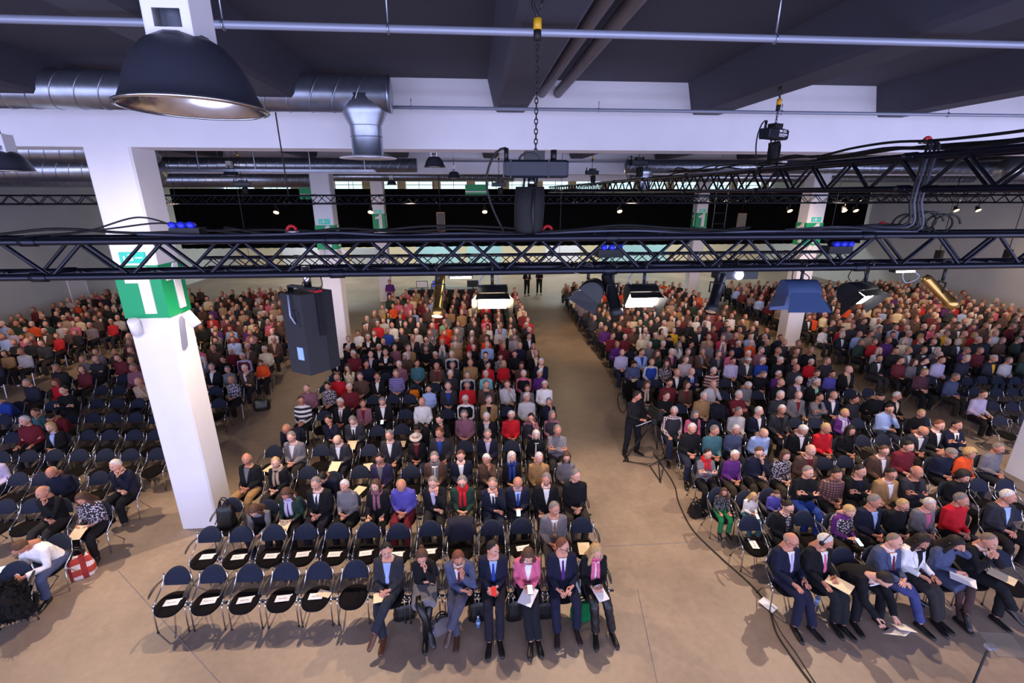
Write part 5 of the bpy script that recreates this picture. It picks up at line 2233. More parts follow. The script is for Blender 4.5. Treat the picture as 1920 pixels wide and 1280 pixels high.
EMPTY = """
B -4.75 5.70 c
B -4.21 5.71 c
B -3.65 5.71 c
B -3.10 5.72 c
B -2.58 5.72 c
B -2.02 5.73 -
B -4.74 6.61 c
B -4.20 6.60 c
B -3.65 6.62 c
B -3.10 6.62 c
B -2.55 6.62 c
B -2.01 6.62 c
B -1.48 6.57 c
B -0.93 6.62 c
B -0.39 6.61 j
B 0.16 6.60 -
B 0.69 6.63 c
B 1.77 6.61 p
B -4.76 7.41 b
B -3.69 8.45 -
B -2.56 8.43 p
B -1.50 8.40 -
B -4.75 9.34 p
B -3.68 9.36 -
B -2.57 9.31 p
B -0.38 9.40 -
B 0.71 9.37 -
B -4.17 10.30 p
B -2.57 10.23 -
B -1.97 10.30 p
B -4.16 11.13 -
B -1.97 11.14 -
B -0.88 11.11 -
B 0.73 11.19 -
B -4.17 12.06 -
B -3.05 12.08 -
B -2.49 12.13 -
B -2.03 12.11 -
B -1.96 12.90 o
C 4.79 6.55 c
C 5.89 6.64 -
C 10.12 7.50 -
C 10.56 7.45 -
C 9.25 7.58 -
C 9.11 6.62 -
C 7.53 8.38 -
C 8.06 8.43 -
C 9.79 8.18 s
C 7.04 9.33 -
C 9.15 9.31 -
C 9.65 9.32 -
C 5.98 10.23 -
C 8.65 10.22 -
C 8.18 10.28 -
C 9.72 10.18 -
C 10.78 10.15 -
C 6.47 11.00 j
C 7.62 11.12 -
C 5.54 11.18 -
C 7.15 12.02 -
C 8.16 11.99 -
C 7.68 12.92 -
C 8.33 5.57 -
D 13.80 11.94 p
D 14.32 11.93 -
D 15.41 11.93 -
D 15.88 11.91 -
D 14.92 12.81 -
D 15.41 12.79 -
D 16.00 12.85 -
D 16.51 12.83 -
D 16.88 12.75 -
D 14.35 11.05 -
D 14.78 10.99 -
D 13.55 10.19 -
D 18.61 14.80 -
A -11.95 14.03 -
A -11.36 13.98 -
A -11.39 13.09 -
A -10.85 13.07 -
A -10.77 12.11 -
A -10.24 12.13 -
A -9.65 12.11 -
A -10.23 11.22 -
A -9.69 11.22 -
A -9.11 11.21 -
A -9.63 10.27 -
A -9.08 10.26 -
A -8.48 10.24 -
A -7.96 10.22 -
A -10.18 9.34 -
A -9.64 9.36 -
A -9.07 9.34 -
A -8.51 9.34 -
A -7.94 9.32 -
A -7.36 9.33 -
A -12.45 11.21 -
A -12.02 11.24 -
A -9.64 8.44 -
A -9.12 8.43 -
A -7.95 8.42 -
A -8.52 7.53 -
A -9.01 7.53 -
A -13.17 16.81 -
A -12.64 15.04 -
"""
# ------------------------------------------------------------------ seating plan (block, X, row line, ...)
ORD = ['front', 'second', 'third', 'fourth', 'fifth', 'sixth', 'seventh', 'eighth', 'ninth', 'tenth', 'eleventh', 'twelfth', 'thirteenth', 'fourteenth', 'fifteenth', 'sixteenth', 'seventeenth',
       'eighteenth', 'nineteenth', 'twentieth', 'twenty-first', 'twenty-second', 'twenty-third', 'twenty-fourth', 'twenty-fifth', 'twenty-sixth', 'twenty-seventh']
ORDS = ['first'] + ORD[1:]
BLK = dict(A='left block', B='centre block', C='right block', D='far right block', E='far left block')
rr = random.Random(11)
TURN = dict(A=R(2), B=R(-1), C=R(-2), D=R(-4), E=R(4))


def row_y(X, Rn):
    return Rn - .04 * X


seats = []       # dict(b, X, R, k, kind 'P'/'C', ...)
for line in PEOPLE.strip().splitlines():
    a = line.split()
    seats.append(dict(b=a[0], X=float(a[1]), R=float(a[2]), kind='P', top=a[3], hair=a[4], opts=[o for o in a[5].split(',') if o != '-']))
for line in EMPTY.strip().splitlines():
    a = line.split()
    seats.append(dict(b=a[0], X=float(a[1]), R=float(a[2]), kind='C', what=a[3]))
HERO_AT = [('B', -1.46), ('B', -.92), ('B', -.37), ('B', .15), ('B', .68), ('B', 1.22), ('B', 1.72), ('C', 4.80), ('C', 5.32), ('C', 5.86), ('C', 6.39), ('C', 6.86), ('C', 7.36), ('C', 7.88)]
for i, (b_, x) in enumerate(HERO_AT):
    seats.append(dict(b=b_, X=x, R=5.72, kind='H', hero=i))
seats.append(dict(b='B', X=1.24, R=6.62, kind='H', hero=14))


def proj(X, Y, Z):
    v = np.array((X, Y, Z - CAM_H))
    p, y = R(17.8), R(4.4)
    f = np.array((math.sin(y) * math.cos(p), math.cos(y) * math.cos(p), -math.sin(p)))
    r_ = np.array((math.cos(y), -math.sin(y), 0)); u = np.cross(r_, f)
    z = v @ f
    return 960 + 865 * (v @ r_) / z, 640 - 865 * (v @ u) / z


# fill the rest of the seating grid
GRID = dict(B=[-4.75 + .55 * i for i in range(13)], C=[4.8 + .55 * i for i in range(13)], A=[-7.36 - .57 * i for i in range(11)], D=[13.75 + .55 * i for i in range(22)], E=[-15.75 - .55 * i for i in range(10)])
KMAX = dict(A=24, B=23, C=25, D=25, E=24)
KMIN = dict(A=2, B=2, C=1, D=5, E=10)
COLS = [(-5.65, 8.4), (-5.65, 18.6), (-5.65, 28.8), (12.7, 8.4), (13.75, 18.6), (13.95, 28.8)]
TOPS = ['Pk', 'Pk', 'Pk', 'Jk/w', 'Jk/w', 'Jk/k', 'Pn', 'Pc', 'Pc', 'Pc', 'Pb', 'Pb', 'Pb', 'Pb', 'Jc/w', 'Jb/w', 'Pg', 'Pm', 'Pm', 'Pm', 'Pma', 'Pr', 'Pcr', 'Pbe', 'Pbe', 'Pt', 'Plb', 'Jc/w', 'Jb/w', 'Jn/w', 'Pw', 'Por', 'Pp', 'Pdg', 'Jb/be', 'Ppk', 'Pfl', 'Plg']
HAIRS = ['w', 'w', 'w', 'g', 'g', 'g', 'b', 'b', 'bg', 'br', 'br', 'd', 'bl', 'rb']


def taken(X, Rn):
    for s in near.get(round(Rn), []) + near.get(round(Rn) - 1, []) + near.get(round(Rn) + 1, []):
        if abs(s['X'] - X) < .42 and abs(s['R'] - Rn) < .55: return True
    return False


# no two seats closer than a shoulder width: drop doubled empty chairs, ease sitters apart
def same_row(s, q):
    return s is not q and s['b'] == q['b'] and abs(s['R'] - q['R']) < .5


seats = [s for s in seats if not (s['kind'] == 'C' and any(same_row(s, q) and q['kind'] != 'C' and abs(q['X'] - s['X']) < .40 for q in seats))]
for _ in range(6):
    for s in seats:
        for q in seats:
            if same_row(s, q) and 0 <= q['X'] - s['X'] < .49:
                gap = .49 - (q['X'] - s['X'])
                if s['kind'] != 'H': s['X'] -= gap * .5
                if q['kind'] != 'H': q['X'] += gap * .5
near = {}
for s in seats:
    near.setdefault(round(s['R']), []).append(s)
for b_, xs in GRID.items():
    for k in range(KMIN[b_], KMAX[b_]):
        Rn = 5.72 + .9 * k
        drift = {'A': -.07 * max(0, k - 9), 'C': .02 * k, 'D': .075 * max(0, k - 8), 'B': .012 * k, 'E': 0}[b_]
        for x in xs:
            X = x + drift
            if b_ == 'E' and X < XL + .5 or X > XR - .6: continue
            Y = row_y(X, Rn)
            px, py = proj(X, Y, .9)
            if px < -40 or px > 1960 or taken(X, Rn): continue
            if any(abs(X - cx_) < .75 and abs(Y - cy_) < .85 for cx_, cy_ in COLS): continue
            full = rr.random() < .94 and (k >= 10 or (b_ == 'D' and k >= 9) or (b_ == 'E'))
            if b_ == 'D' and k < 9 and X < 13.6: continue
            if full:
                fem = rr.random() < .42
                h = rr.choice(HAIRS)
                s = dict(b=b_, X=X + rr.uniform(-.05, .05), R=Rn + rr.uniform(-.06, .06), kind='P', top=rr.choice(TOPS), hair='w' if (fem and h in ('b', 'bg')) else h, opts=(['f'] + rr.choice([['B'], [], ['L'], []]) if fem else []))
            else:
                s = dict(b=b_, X=X, R=Rn, kind='C', what='-')
            seats.append(s)
            near.setdefault(round(Rn), []).append(s)
# number the seats inside their rows for the labels
rows = {}
for s in seats:
    s['k'] = max(0, round((s['R'] - 5.72) / .9))
    s['Y'] = row_y(s['X'], s['R'])
    s['dist'] = math.sqrt(s['X'] ** 2 + s['Y'] ** 2 + 30)
    rows.setdefault((s['b'], s['k']), []).append(s)
for key, L_ in rows.items():
    L_.sort(key=lambda s: s['X'])
    for i, s in enumerate(L_):
        s['seat'] = i
        s['where'] = '%s row of %s, %s from left' % (ORD[s['k']], BLK[s['b']], ORDS[i])

people = sorted([s for s in seats if s['kind'] == 'P'], key=lambda s: s['dist'])
singles, crowd = people[:283], people[283:]
BG = dict(A='people seated in the left block', B='people seated in the centre block', C='people seated in the right block', D='people seated in the far right block', E='people seated in the far left block')
def fit(lb, where):
    t = lb + ', ' + where
    if len(t.replace('-', ' ').split()) > 16: t = lb.split(' over ')[0].split(' with ')[0] + ', ' + where
    if len(t.replace('-', ' ').split()) > 16: t = lb.split(' over ')[0].split(' with ')[0] + ', ' + where.replace(' from left', '').replace(' row of ', ' row, ') + ' seat'
    return t


in_hand = []
for i, s in enumerate(singles):
    opts = s['opts']
    fem = 'f' in opts
    pose = pose_of(opts, rr)
    key = (pose, fem)
    child = 'child' in opts
    sc = (.70 if child else rr.uniform(1.0, 1.07) * (.975 if fem else 1.0))
    z = .13 if child else 0.0
    lb = describe(s['top'], s['hair'], opts)
    if child: lb = lb.replace('person', 'child')
    lod = 0 if i < 130 else 1
    e = empty('person', (s['X'], s['Y'] + .05, z), TURN[s['b']] + rr.uniform(-.12, .12), fit(lb, s['where']), 'person', BG[s['b']], sc)
    dress(e, {p: TM[key, p, lod] for p in ('skin', 'P', 'J', 'V', 'T', 'shirt', 'tie', 'lapel', 'scarfP', 'shoe1', 'shoe-1')}, TB[key], s['top'], s['hair'], opts, rr, lod=lod, shoes=s['dist'] < 12.5)
    if pose in ('read', 'phone') and s['dist'] < 16:
        in_hand.append((s, pose, e))

# chairs: every empty one in the foreground and those under the nearest people
cand = sorted([s for s in seats], key=lambda s: s['dist'] - (4 if s['kind'] == 'C' else 0) - (30 if s['kind'] == 'H' else 0))
solo, rest = cand[:295], cand[295:]
for s in solo:
    if s['kind'] == 'C':
        lb = 'empty navy-backed chair, %s' % s['where']
        if s['what'] == 'c': lb = 'empty navy-backed chair with white reserved card, %s' % s['where']
    else:
        lb = 'occupied navy-backed chair, %s' % s['where']
    s['chair'] = chair(s['X'], s['Y'], TURN[s['b']], lb, s['kind'] != 'P' or s['dist'] < 11, 'navy-backed chairs in the ' + BLK[s['b']])
# ------------------------------------------------------------------ the crowd beyond: one mesh of small figures and their chairs
LOWK = [('lap', False), ('lap', True), ('chin', False), ('cross', False), ('lap2', True), ('read', False)]
lj = []
for k in LOWK:
    lj.append((TP[k]['P1'][0], TP[k]['P1'][1], None, 0, .25)); lj.append((TP[k]['T1'][0], TP[k]['T1'][1], None, 0, .22))
lr = remesh_batch(lj)
LOW = {}
for q, k in enumerate(LOWK):
    b = TB[k]
    parts = [(lr[2 * q][0], lr[2 * q][1], 1), (lr[2 * q + 1][0], lr[2 * q + 1][1], 2)]
    D, F = sphere_grid(12, 9)
    parts.append((xf(head_surface(D, k[1]), b.headM), F, 0))
    V, F = tube([(0, .02, -.06), (0, .05, -.2)], .05, 6)
    parts.append((xf(V, b.headM), F, 0))
    for hk in ('short', 'bald', 'bob'):
        V, F = hair_mesh(hk, k[1], 14, 10) if True else (None, None)
        parts.append((xf(V, b.headM), F, 'h' + hk))
    for s in (1, -1):
        D, F = sphere_grid(6, 4)
        parts.append((xf(D * (.07, .04, .02) + (.07, 0, 0), b.hand_matrix(s)), F, 0))
    V, F = TP[k]['shirt']
    parts.append((np.array(V), F, 'shirt'))
    LOW[k] = parts
cV, cF, cC, off = [], [], [], 0
for s in crowd:
    fem = 'f' in s['opts']
    po = pose_of(s['opts'], rr)
    k = {'cross': ('cross', False), 'chin': ('chin', False), 'read': ('read', False)}.get(po, ('lap', False)) if not fem else rr.choice([('lap', True), ('lap2', True)])
    mx = Matrix.Translation((s['X'], s['Y'] + .05, 0)) @ Matrix.Rotation(TURN[s['b']] + rr.uniform(-.2, .2), 4, 'Z') @ Matrix.Scale(rr.uniform(.98, 1.07), 4)
    kind, c = parse(s['top'])
    hk = hair_kind(s['hair'], s['opts'], fem)
    hk = {'receding': 'bald', 'bald': 'bald', 'bob': 'bob', 'long': 'bob'}.get(hk, 'short')
    tc = PAT[c[0]] if c[0] in PAT else None
    colr = {0: lin(rr.choice(SKIN)), 1: lin(CN[c[0]][0]) if not tc else lin((120, 108, 116)), 2: lin(rr.choice(LEGC)), 'h' + hk: lin(HC[s['hair']][0]), 'shirt': lin(CN[c[1]][0]) if kind == 'J' and c[1] in CN and rr.random() < .5 else None}
    for V, F, cls in LOW[k]:
        if colr.get(cls) is None: continue
        W = xf(V, mx)
        cV.append(W)
        cF += [tuple(i + off for i in f) for f in F]
        cC.append(np.tile(np.array(colr[cls] + (1,)), (len(W), 1)))
        off += len(W)
me = mkmesh('crowd', np.concatenate(cV), cF, 'crowd')
at = me.color_attributes.new('Col', 'FLOAT_COLOR', 'POINT')
at.data.foreach_set('color', np.concatenate(cC).ravel())
o = ob('seated_crowd', me)
tag(o, 'rows of people seated further back in the hall', 'crowd', kind='stuff')
# chairs of the far rows
mb = MB()
hm = half_moon(.205, .615, .865, 6)
for s in rest:
    mx = Matrix.Translation((s['X'], s['Y'], 0)) @ Matrix.Rotation(TURN[s['b']], 4, 'Z')
    n = len(hm)
    V = [(x, .20 + (z - .6) * .2, z) for x, z in hm] + [(x, .235 + (z - .6) * .2, z) for x, z in hm]
    mb.add(xf(V, mx), [tuple(range(n)), tuple(range(2 * n - 1, n - 1, -1))] + [(i, (i + 1) % n, (i + 1) % n + n, i + n)[::-1] for i in range(n)], 0)
    mb.box((-.22, -.28, .42), (.22, .14, .46), 0, mx)
    for sx in (-1, 1):
        mb.add(*[(xf(v, mx), f) for v, f in [tube([(sx * .238, -.155, .455), (sx * .238, -.205, 0)], .011, 3, False)]][0], 1)
        mb.add(*[(xf(v, mx), f) for v, f in [tube([(sx * .212, .205, .8), (sx * .238, -.02, .46), (sx * .228, .235, 0)], .011, 3, False)]][0], 1)
o = mb.build('far_chairs', ['backfab', 'chrome'], None, False)
tag(o, 'navy-backed chairs of the rows further back', 'chairs', kind='stuff')
# ------------------------------------------------------------------ the front rows: individually posed people
KC = dict(kR=(-.10, -.43, .535), aR=(-.04, -.50, .095), kL=(.02, -.46, .635), aL=(-.13, -.60, .31), fL=(-.35, -.8, -.45), fR=(-.05, -1, 0))
KC2 = dict(kL=(.10, -.43, .535), aL=(.04, -.50, .095), kR=(-.02, -.46, .635), aR=(.13, -.60, .31), fR=(.35, -.8, -.45), fL=(.05, -1, 0))
LAPH = dict(L=((.04, -.25, .70), (-.8, -.55, -.1), (.1, -.3, 1)), Rr=((-.06, -.26, .69), (.75, -.6, -.1), (-.1, -.3, 1)))
FACE_R = dict(hy=38, hp=2)
HERO = [
    dict(pose=std_pose(lean=0, **{**KC, **LAPH}, **dict(hy=14, hp=4)), top='Jc/lb/lb', hair='d', opts=[], tr=(40, 44, 54), shoe=(92, 52, 34), lab='dark-haired bearded person in charcoal suit with pale blue tie, legs crossed, front row'),
    dict(pose=std_pose(lean=8, hp=18, hy=8, **{**KC2, 'L': ((.05, -.22, 1.0), (-.3, .3, 1), (.3, -1, .2)), 'Rr': ((.05, -.22, .80), (.9, -.2, .3), (0, -.5, 1))}, curl=(1., .6), eL=(.4, -.4, -1)), fem=True, skirt=True, top='Pk', hair='br', opts=['tail'], tr=(112, 110, 116), shoe=(16, 15, 17), boots=True, lab='person in black sweater, grey skirt and black boots, hand at chin, front row'),
    dict(pose=std_pose(lean=14, hp=14, hy=14, **{**KC, 'L': ((.06, -.30, .95), (-.3, .3, 1), (.3, -1, .2)), 'Rr': ((.05, -.32, .73), (.9, -.3, 0), (0, -.4, 1))}, curl=(1., .6), eL=(.4, -.5, -1)), top='Jdu/w/m', hair='rb', opts=['gl'], tr=(70, 70, 88), shoe=(70, 48, 38), lab='person with spectacles in slate suit, chin on hand, legs crossed, front row'),
    dict(pose=std_pose(lean=2, **{**LAPH, **FACE_R}, kL=(.085, -.44, .53), kR=(-.085, -.44, .53), aL=(.075, -.60, .095), aR=(-.075, -.62, .095)), top='Jn/lb/u', hair='d', opts=[], tr=(30, 28, 40), shoe=(15, 14, 16), lab='dark-haired person in navy suit, blue tie and red phone in clasped hands, front row'),
    dict(pose=std_pose(lean=8, hp=34, hy=0, **{'L': ((.05, -.27, .71), (-.5, -.8, .1), (.6, -.2, .7)), 'Rr': ((-.08, -.26, .70), (.5, -.8, .1), (-.6, -.2, .7))}, curl=(.9, .9), kL=(.06, -.44, .53), kR=(-.06, -.44, .55), aL=(.11, -.62, .095), aR=(.0, -.66, .12)), fem=True, top='Jpk/w', hair='br', opts=['L'], tr=(24, 26, 34), shoe=(16, 15, 17), lab='person in pink blazer and white blouse looking down at phone, front row'),
    dict(pose=std_pose(lean=0, hy=46, hp=4, L=((.12, -.27, .69), (-.6, -.75, -.1), (.1, -.2, 1)), Rr=((-.10, -.29, .67), (.6, -.75, -.1), (-.1, -.2, 1)), kL=(.17, -.42, .535), kR=(-.15, -.42, .535), aL=(.17, -.46, .095), aR=(-.12, -.50, .095)), top='Jn/w/p', hair='rb', opts=['gl'], tr=(26, 28, 50), shoe=(40, 26, 28), heavy=1.12, lab='stout person with spectacles in navy three-piece suit and purple tie, front row'),
    dict(pose=std_pose(lean=6, hp=22, hy=18, L=((.07, -.27, .68), (-.4, -.9, .05), (.4, -.2, .9)), Rr=((-.08, -.27, .68), (.4, -.9, .05), (-.4, -.2, .9)), kL=(.12, -.43, .53), kR=(-.07, -.43, .53), aL=(.20, -.52, .095), aR=(-.05, -.54, .095)), fem=True, top='Jk/w', hair='bl', opts=['L', 'S:pk'], tr=(20, 18, 22), shoe=(16, 15, 17), leather=True, lab='long-haired blond person with pink scarf and leather trousers, last of front row'),
    dict(pose=std_pose(lean=0, hy=22, hp=12, L=((.13, -.26, .67), (-.2, -1, -.2), (0, -.2, 1)), Rr=((-.09, -.30, .66), (.3, -.9, -.2), (0, -.2, 1)), kL=(.06, -.44, .54), kR=(-.06, -.44, .54), aL=(.12, -.58, .095), aR=(-.13, -.52, .095), curl=(.3, .3)), top='Jn/w/li', hair='b', opts=['gl'], tr=(28, 30, 52), shoe=(15, 14, 16), lab='bald person with spectacles in navy suit and lilac tie, first of right front row'),
    dict(pose=std_pose(lean=2, hy=26, hp=20, L=((.10, -.25, .70), (-.6, -.8, 0), (.3, -.2, 1)), Rr=((-.13, -.28, .66), (.1, -1, -.2), (0, -.2, 1)), kL=(.12, -.44, .54), kR=(-.03, -.44, .54), aL=(.10, -.56, .095), aR=(.0, -.50, .095), curl=(.5, .3)), top='Jk/w/pk', hair='w', opts=['phones'], tr=(28, 30, 34), shoe=(15, 14, 16), heavy=1.08, lab='white-haired person wearing headphones, dark suit and pink tie, right front row'),
    dict(pose=std_pose(lean=56, hp=16, hy=18, L=((.12, -.72, .40), (.1, -.7, -.7), (.7, -.3, .5)), Rr=((-.10, -.66, .36), (.3, -.7, -.7), (-.7, -.3, .5)), kL=(.20, -.42, .535), kR=(-.20, -.42, .535), aL=(.20, -.48, .095), aR=(-.20, -.46, .095), eL=(1, .2, -.2), eR=(-1, .2, -.2)), top='Jk/w/p', hair='d', opts=[], tr=(24, 24, 30), shoe=(15, 14, 16), lab='dark-suited person bent forward over white papers, right front row'),
    dict(pose=std_pose(lean=8, hp=2, hy=6, L=((.02, -.36, .72), (-.8, -.5, -.1), (.1, -.4, 1)), Rr=((-.06, -.37, .70), (.7, -.6, -.1), (-.1, -.4, 1)), kL=(.14, -.42, .55), kR=(-.04, -.45, .62), aL=(.22, -.60, .095), aR=(.16, -.42, .50), fR=(.6, -.7, -.2)), top='Jdu/w/m', hair='bg', opts=[], tr=(60, 66, 116), shoe=(15, 14, 16), heavy=1.1, lab='person in blue suit and dark red tie, hands on crossed knee, right front row'),
    dict(pose=std_pose(lean=4, hp=24, hy=-8, L=((.12, -.27, .67), (-.1, -1, -.1), (0, -.2, 1)), Rr=((-.08, -.25, .69), (.5, -.8, -.1), (0, -.2, 1)), kL=(.08, -.43, .53), kR=(-.05, -.44, .54), aL=(.13, -.52, .095), aR=(.05, -.54, .095)), fem=True, top='Jw/k', hair='d', opts=['L'], tr=(46, 44, 46), shoe=(16, 15, 17), lab='long-haired dark person in white jacket and dark checked trousers, right front row'),
    dict(pose=std_pose(lean=8, hp=28, hy=0, **{**KC, 'L': ((.15, -.15, 1.02), (-.2, .4, 1), (.9, -.4, .2)), 'Rr': ((.02, -.25, .72), (.8, -.5, 0), (0, -.3, 1))}, curl=(.8, .5), eL=(1, -.4, -.8)), fem=True, skirt=True, top='Pdu', hair='d', opts=['bigcurl', 'L'], tr=(66, 72, 100), shoe=(16, 15, 17), bare=True, lab='dark-haired person in slate blue dress reading, hand at ear, right front row'),
    dict(pose=std_pose(lean=10, hp=12, hy=0, **{**KC2, 'L': ((.05, -.24, .97), (-.3, .1, 1), (.4, -.8, .2)), 'Rr': ((-.05, -.24, .97), (.3, .1, 1), (-.4, -.8, .2))}, curl=(.6, .6), eL=(.8, -.2, -1), eR=(-.8, -.2, -1)), top='Jk/w/u', hair='bg', opts=[], tr=(26, 26, 30), shoe=(15, 14, 16), lab='balding person in dark suit and blue tie, both hands at mouth, right front row'),
    dict(pose=std_pose(lean=2, hp=2, hy=24, L=((.07, -.25, .69), (-.7, -.7, -.1), (.1, -.2, 1)), Rr=((-.09, -.25, .68), (.7, -.7, -.1), (-.1, -.2, 1))), top='Jg/w/g', hair='g', opts=['S:-'], tr=(70, 66, 66), shoe=(15, 14, 16), lab='person in grey jacket with lanyard, alone in second row of centre block'),
]
HB = {i: Body(h['pose'], h.get('fem', False), h.get('skirt', False), h.get('heavy', 1.0)) for i, h in enumerate(HERO)}
# the camera operator and three standing people at the back
HB['op'] = Body(std_pose(lean=4, hp=4, hy=42, p0=(0, 0, .95), kL=(.16, -.05, .50), kR=(-.13, -.04, .50), aL=(.20, .02, .09), aR=(-.17, -.02, .09), fL=(.5, -1, 0), fR=(-.1, -1, 0),
                         L=((.26, -.24, 1.16), (.5, -.8, .2), (.1, -.2, 1)), Rr=((.02, -.28, 1.10), (.7, -.6, .1), (-.3, -.3, 1)), curl=(.8, .8), eL=(.8, .3, -1), eR=(-1, .3, -.8)))
HP = finish_bodies(HB, lambda k: ('skin', 'P', 'J', 'V', 'T'), vox=.0115, ratio=.5)
seat_of = {s['hero']: s for s in seats if s['kind'] == 'H'}


def hero_meshes(key):
    b, d = HB[key], HP[key]
    extra(b, d, key)
    m = {'skin': mkmesh('body', d['skin'][0], d['skin'][1], SKM, d['skin'][2])}
    for p in ('P', 'J', 'V', 'T'):
        m[p] = mkmesh('garment', d[p][0], d[p][1], 'cloth')
    for p in ('shirt', 'tie', 'lapel', 'scarfP'):
        m[p] = mkmesh('garment', d[p][0], d[p][1], 'cloth')
    for s in (1, -1):
        V, F = b.shoe(s)
        m['shoe%d' % s] = mkmesh('shoe', V, F, 'leather')
    return m


HEADSET = MB()
a = np.linspace(0, PI, 15)
HEADSET.tube([(.088 * math.cos(q), .01, .03 + .108 * math.sin(q)) for q in a], .006, 6)
for s in (-1, 1):
    V, F = lathe([(0, .014), (.026, .014), (.033, .006), (.033, -.012), (0, -.012)], 16)
    HEADSET.add(xf(V, Matrix.Translation((s * .086, .008, .0)) @ Matrix.Rotation(PI / 2, 4, 'Y')), F)
HEADSET = HEADSET.mesh('headphones', 'rubber')
roots = {}
for i, h in enumerate(HERO):
    s = seat_of[i]
    m = hero_meshes(i)
    e = empty('person', (s['X'], s['Y'] + .06, 0), TURN[s['b']] + (R(8) if 7 <= i <= 13 else 0), h['lab'], 'person', 'people in the front rows', 1.04)
    roots[i] = e
    opts = [o for o in h['opts'] if o != 'S:-']
    if i == 14:
        opts = []
    dress(e, m, HB[i], h['top'], h['hair'], opts, rr, trous=h['tr'], shoe=h['shoe'], lod=0)
    for ch in list(e.children):
        if ch.name.startswith('trousers'):
            if h.get('skirt'): ch.name = 'skirt'
            if h.get('leather'): set_mat(ch, 'leather')
    if h.get('skirt'):
        # stockings or boots on the lower legs
        b = HB[i]
        for sd in (1, -1):
            hh_, k, an, f = b.leg[sd]
            V, F = tube([k + (hh_ - k) * .25, k, k + (an - k) * .35, k + (an - k) * .97], [.068, .060, .058, .044], 14)
            ob('boot' if h.get('boots') else 'stocking', mkmesh('stocking', V, F, 'leather' if h.get('boots') else 'cloth'), e, lin((18, 17, 20)) if h.get('boots') else lin((70, 52, 52)))
    if 'phones' in h['opts']:
        ob('headphones', HEADSET, e, mx=HB[i].headM)
    if i == 14:
        bj = HP[i]['bvh_J']
        mb = MB()
        t = HB[i].top - .05
        for sx in (-1, 1):
            mb.add(*panel(HB[i], bj, [(t - .03 * q, sx * (.05 - .007 * q), .006) for q in range(7)], .016, nx=3))
        mb.add(*panel(HB[i], bj, [(t - .20, 0, .03), (t - .28, 0, .03)], .018, nx=3))
        mb.build('lanyard', 'wood', e)
# camera operator
m = hero_meshes('op')
e = empty('person', (3.82, 10.15, 0), R(12), 'dark-haired camera operator in black standing at tripod in wide aisle', 'person', None, 1.03)
dress(e, m, HB['op'], 'Pk', 'd', [], rr, trous=(20, 22, 30), shoe=(15, 14, 16))
for i, (x, y, top, fem, tr, lb, rz) in enumerate(((-4.9, 26.2, 'Pp', False, (24, 22, 26), 'person in purple top standing beside far left column', .1), (3.25, 29.6, 'Jk/w', False, (22, 22, 26), 'person in dark suit standing at the far end of the wide aisle', .3),
                                                   (4.1, 29.9, 'Jk/k', True, (22, 22, 26), 'person in dark jacket standing right of the suited person at aisle end', -.2))):
    key = ('stand', fem)
    e = empty('person', (x, y, 0), rz, lb, 'person', 'people standing at the back', 1.03)
    dress(e, {p: TM[key, p, 1] for p in ('skin', 'P', 'J', 'V', 'T', 'shirt', 'tie', 'lapel', 'scarfP', 'shoe1', 'shoe-1')}, TB[key], top, 'd' if i else 'br', [], rr, trous=tr, lod=1)

# ------------------------------------------------------------------ video camera on its tripod
e = empty('video_tripod', (4.12, 9.55, 0), R(15), 'black video tripod with floor spreader in the wide aisle', 'tripod')
for q in range(3):
    a_ = q * 2 * PI / 3 + .3
    fx, fy = .62 * math.cos(a_), .62 * math.sin(a_)
    lg = MB()
    lg.tube([(.05 * math.cos(a_), .05 * math.sin(a_), 1.20), (.30 * math.cos(a_), .30 * math.sin(a_), .66)], .022, 8)
    lg.tube([(.30 * math.cos(a_), .30 * math.sin(a_), .70), (fx, fy, .02)], .014, 8)
    lo = lg.build('leg', 'rubber', e)
    MB().tube([(fx, fy, .03), (fx * 1.03, fy * 1.03, 0)], .022, 8).build('rubber_foot', 'rubber', lo)
    MB().tube([(0, 0, .05), (fx, fy, .035)], .012, 6).build('spreader_arm', 'rubber', e)
V, F = lathe([(0, 1.18), (.07, 1.18), (.08, 1.22), (.06, 1.30), (.07, 1.34), (0, 1.36)], 18)
MB().add(V, F).build('fluid_head', 'rubber', e)
MB().tube([(-.03, .02, 1.28), (-.30, .16, 1.12), (-.36, .20, 1.09)], .011, 8).build('pan_bar', 'pipe', e)
e = empty('video_camera', (4.12, 9.55, 1.365), R(200), 'black video camera mounted on the tripod', 'camera')
boxes(((-.07, -.16, 0), (.07, .18, .19))).build('body', 'rubber', e, False)
V, F = lathe([(0, 0), (.05, 0), (.055, .1), (.07, .12), (.07, .2), (0, .19)], 20)
MB().add(xf(V, Matrix.Translation((0, -.16, .1)) @ Matrix.Rotation(PI / 2, 4, 'X')), F).build('lens', 'lampblack', e)
boxes(((-.02, -.12, .19), (.02, .12, .24))).build('handle', 'rubber', e, False)
boxes(((-.17, .02, .1), (-.07, .12, .17))).build('viewfinder', 'rubber', e, False)

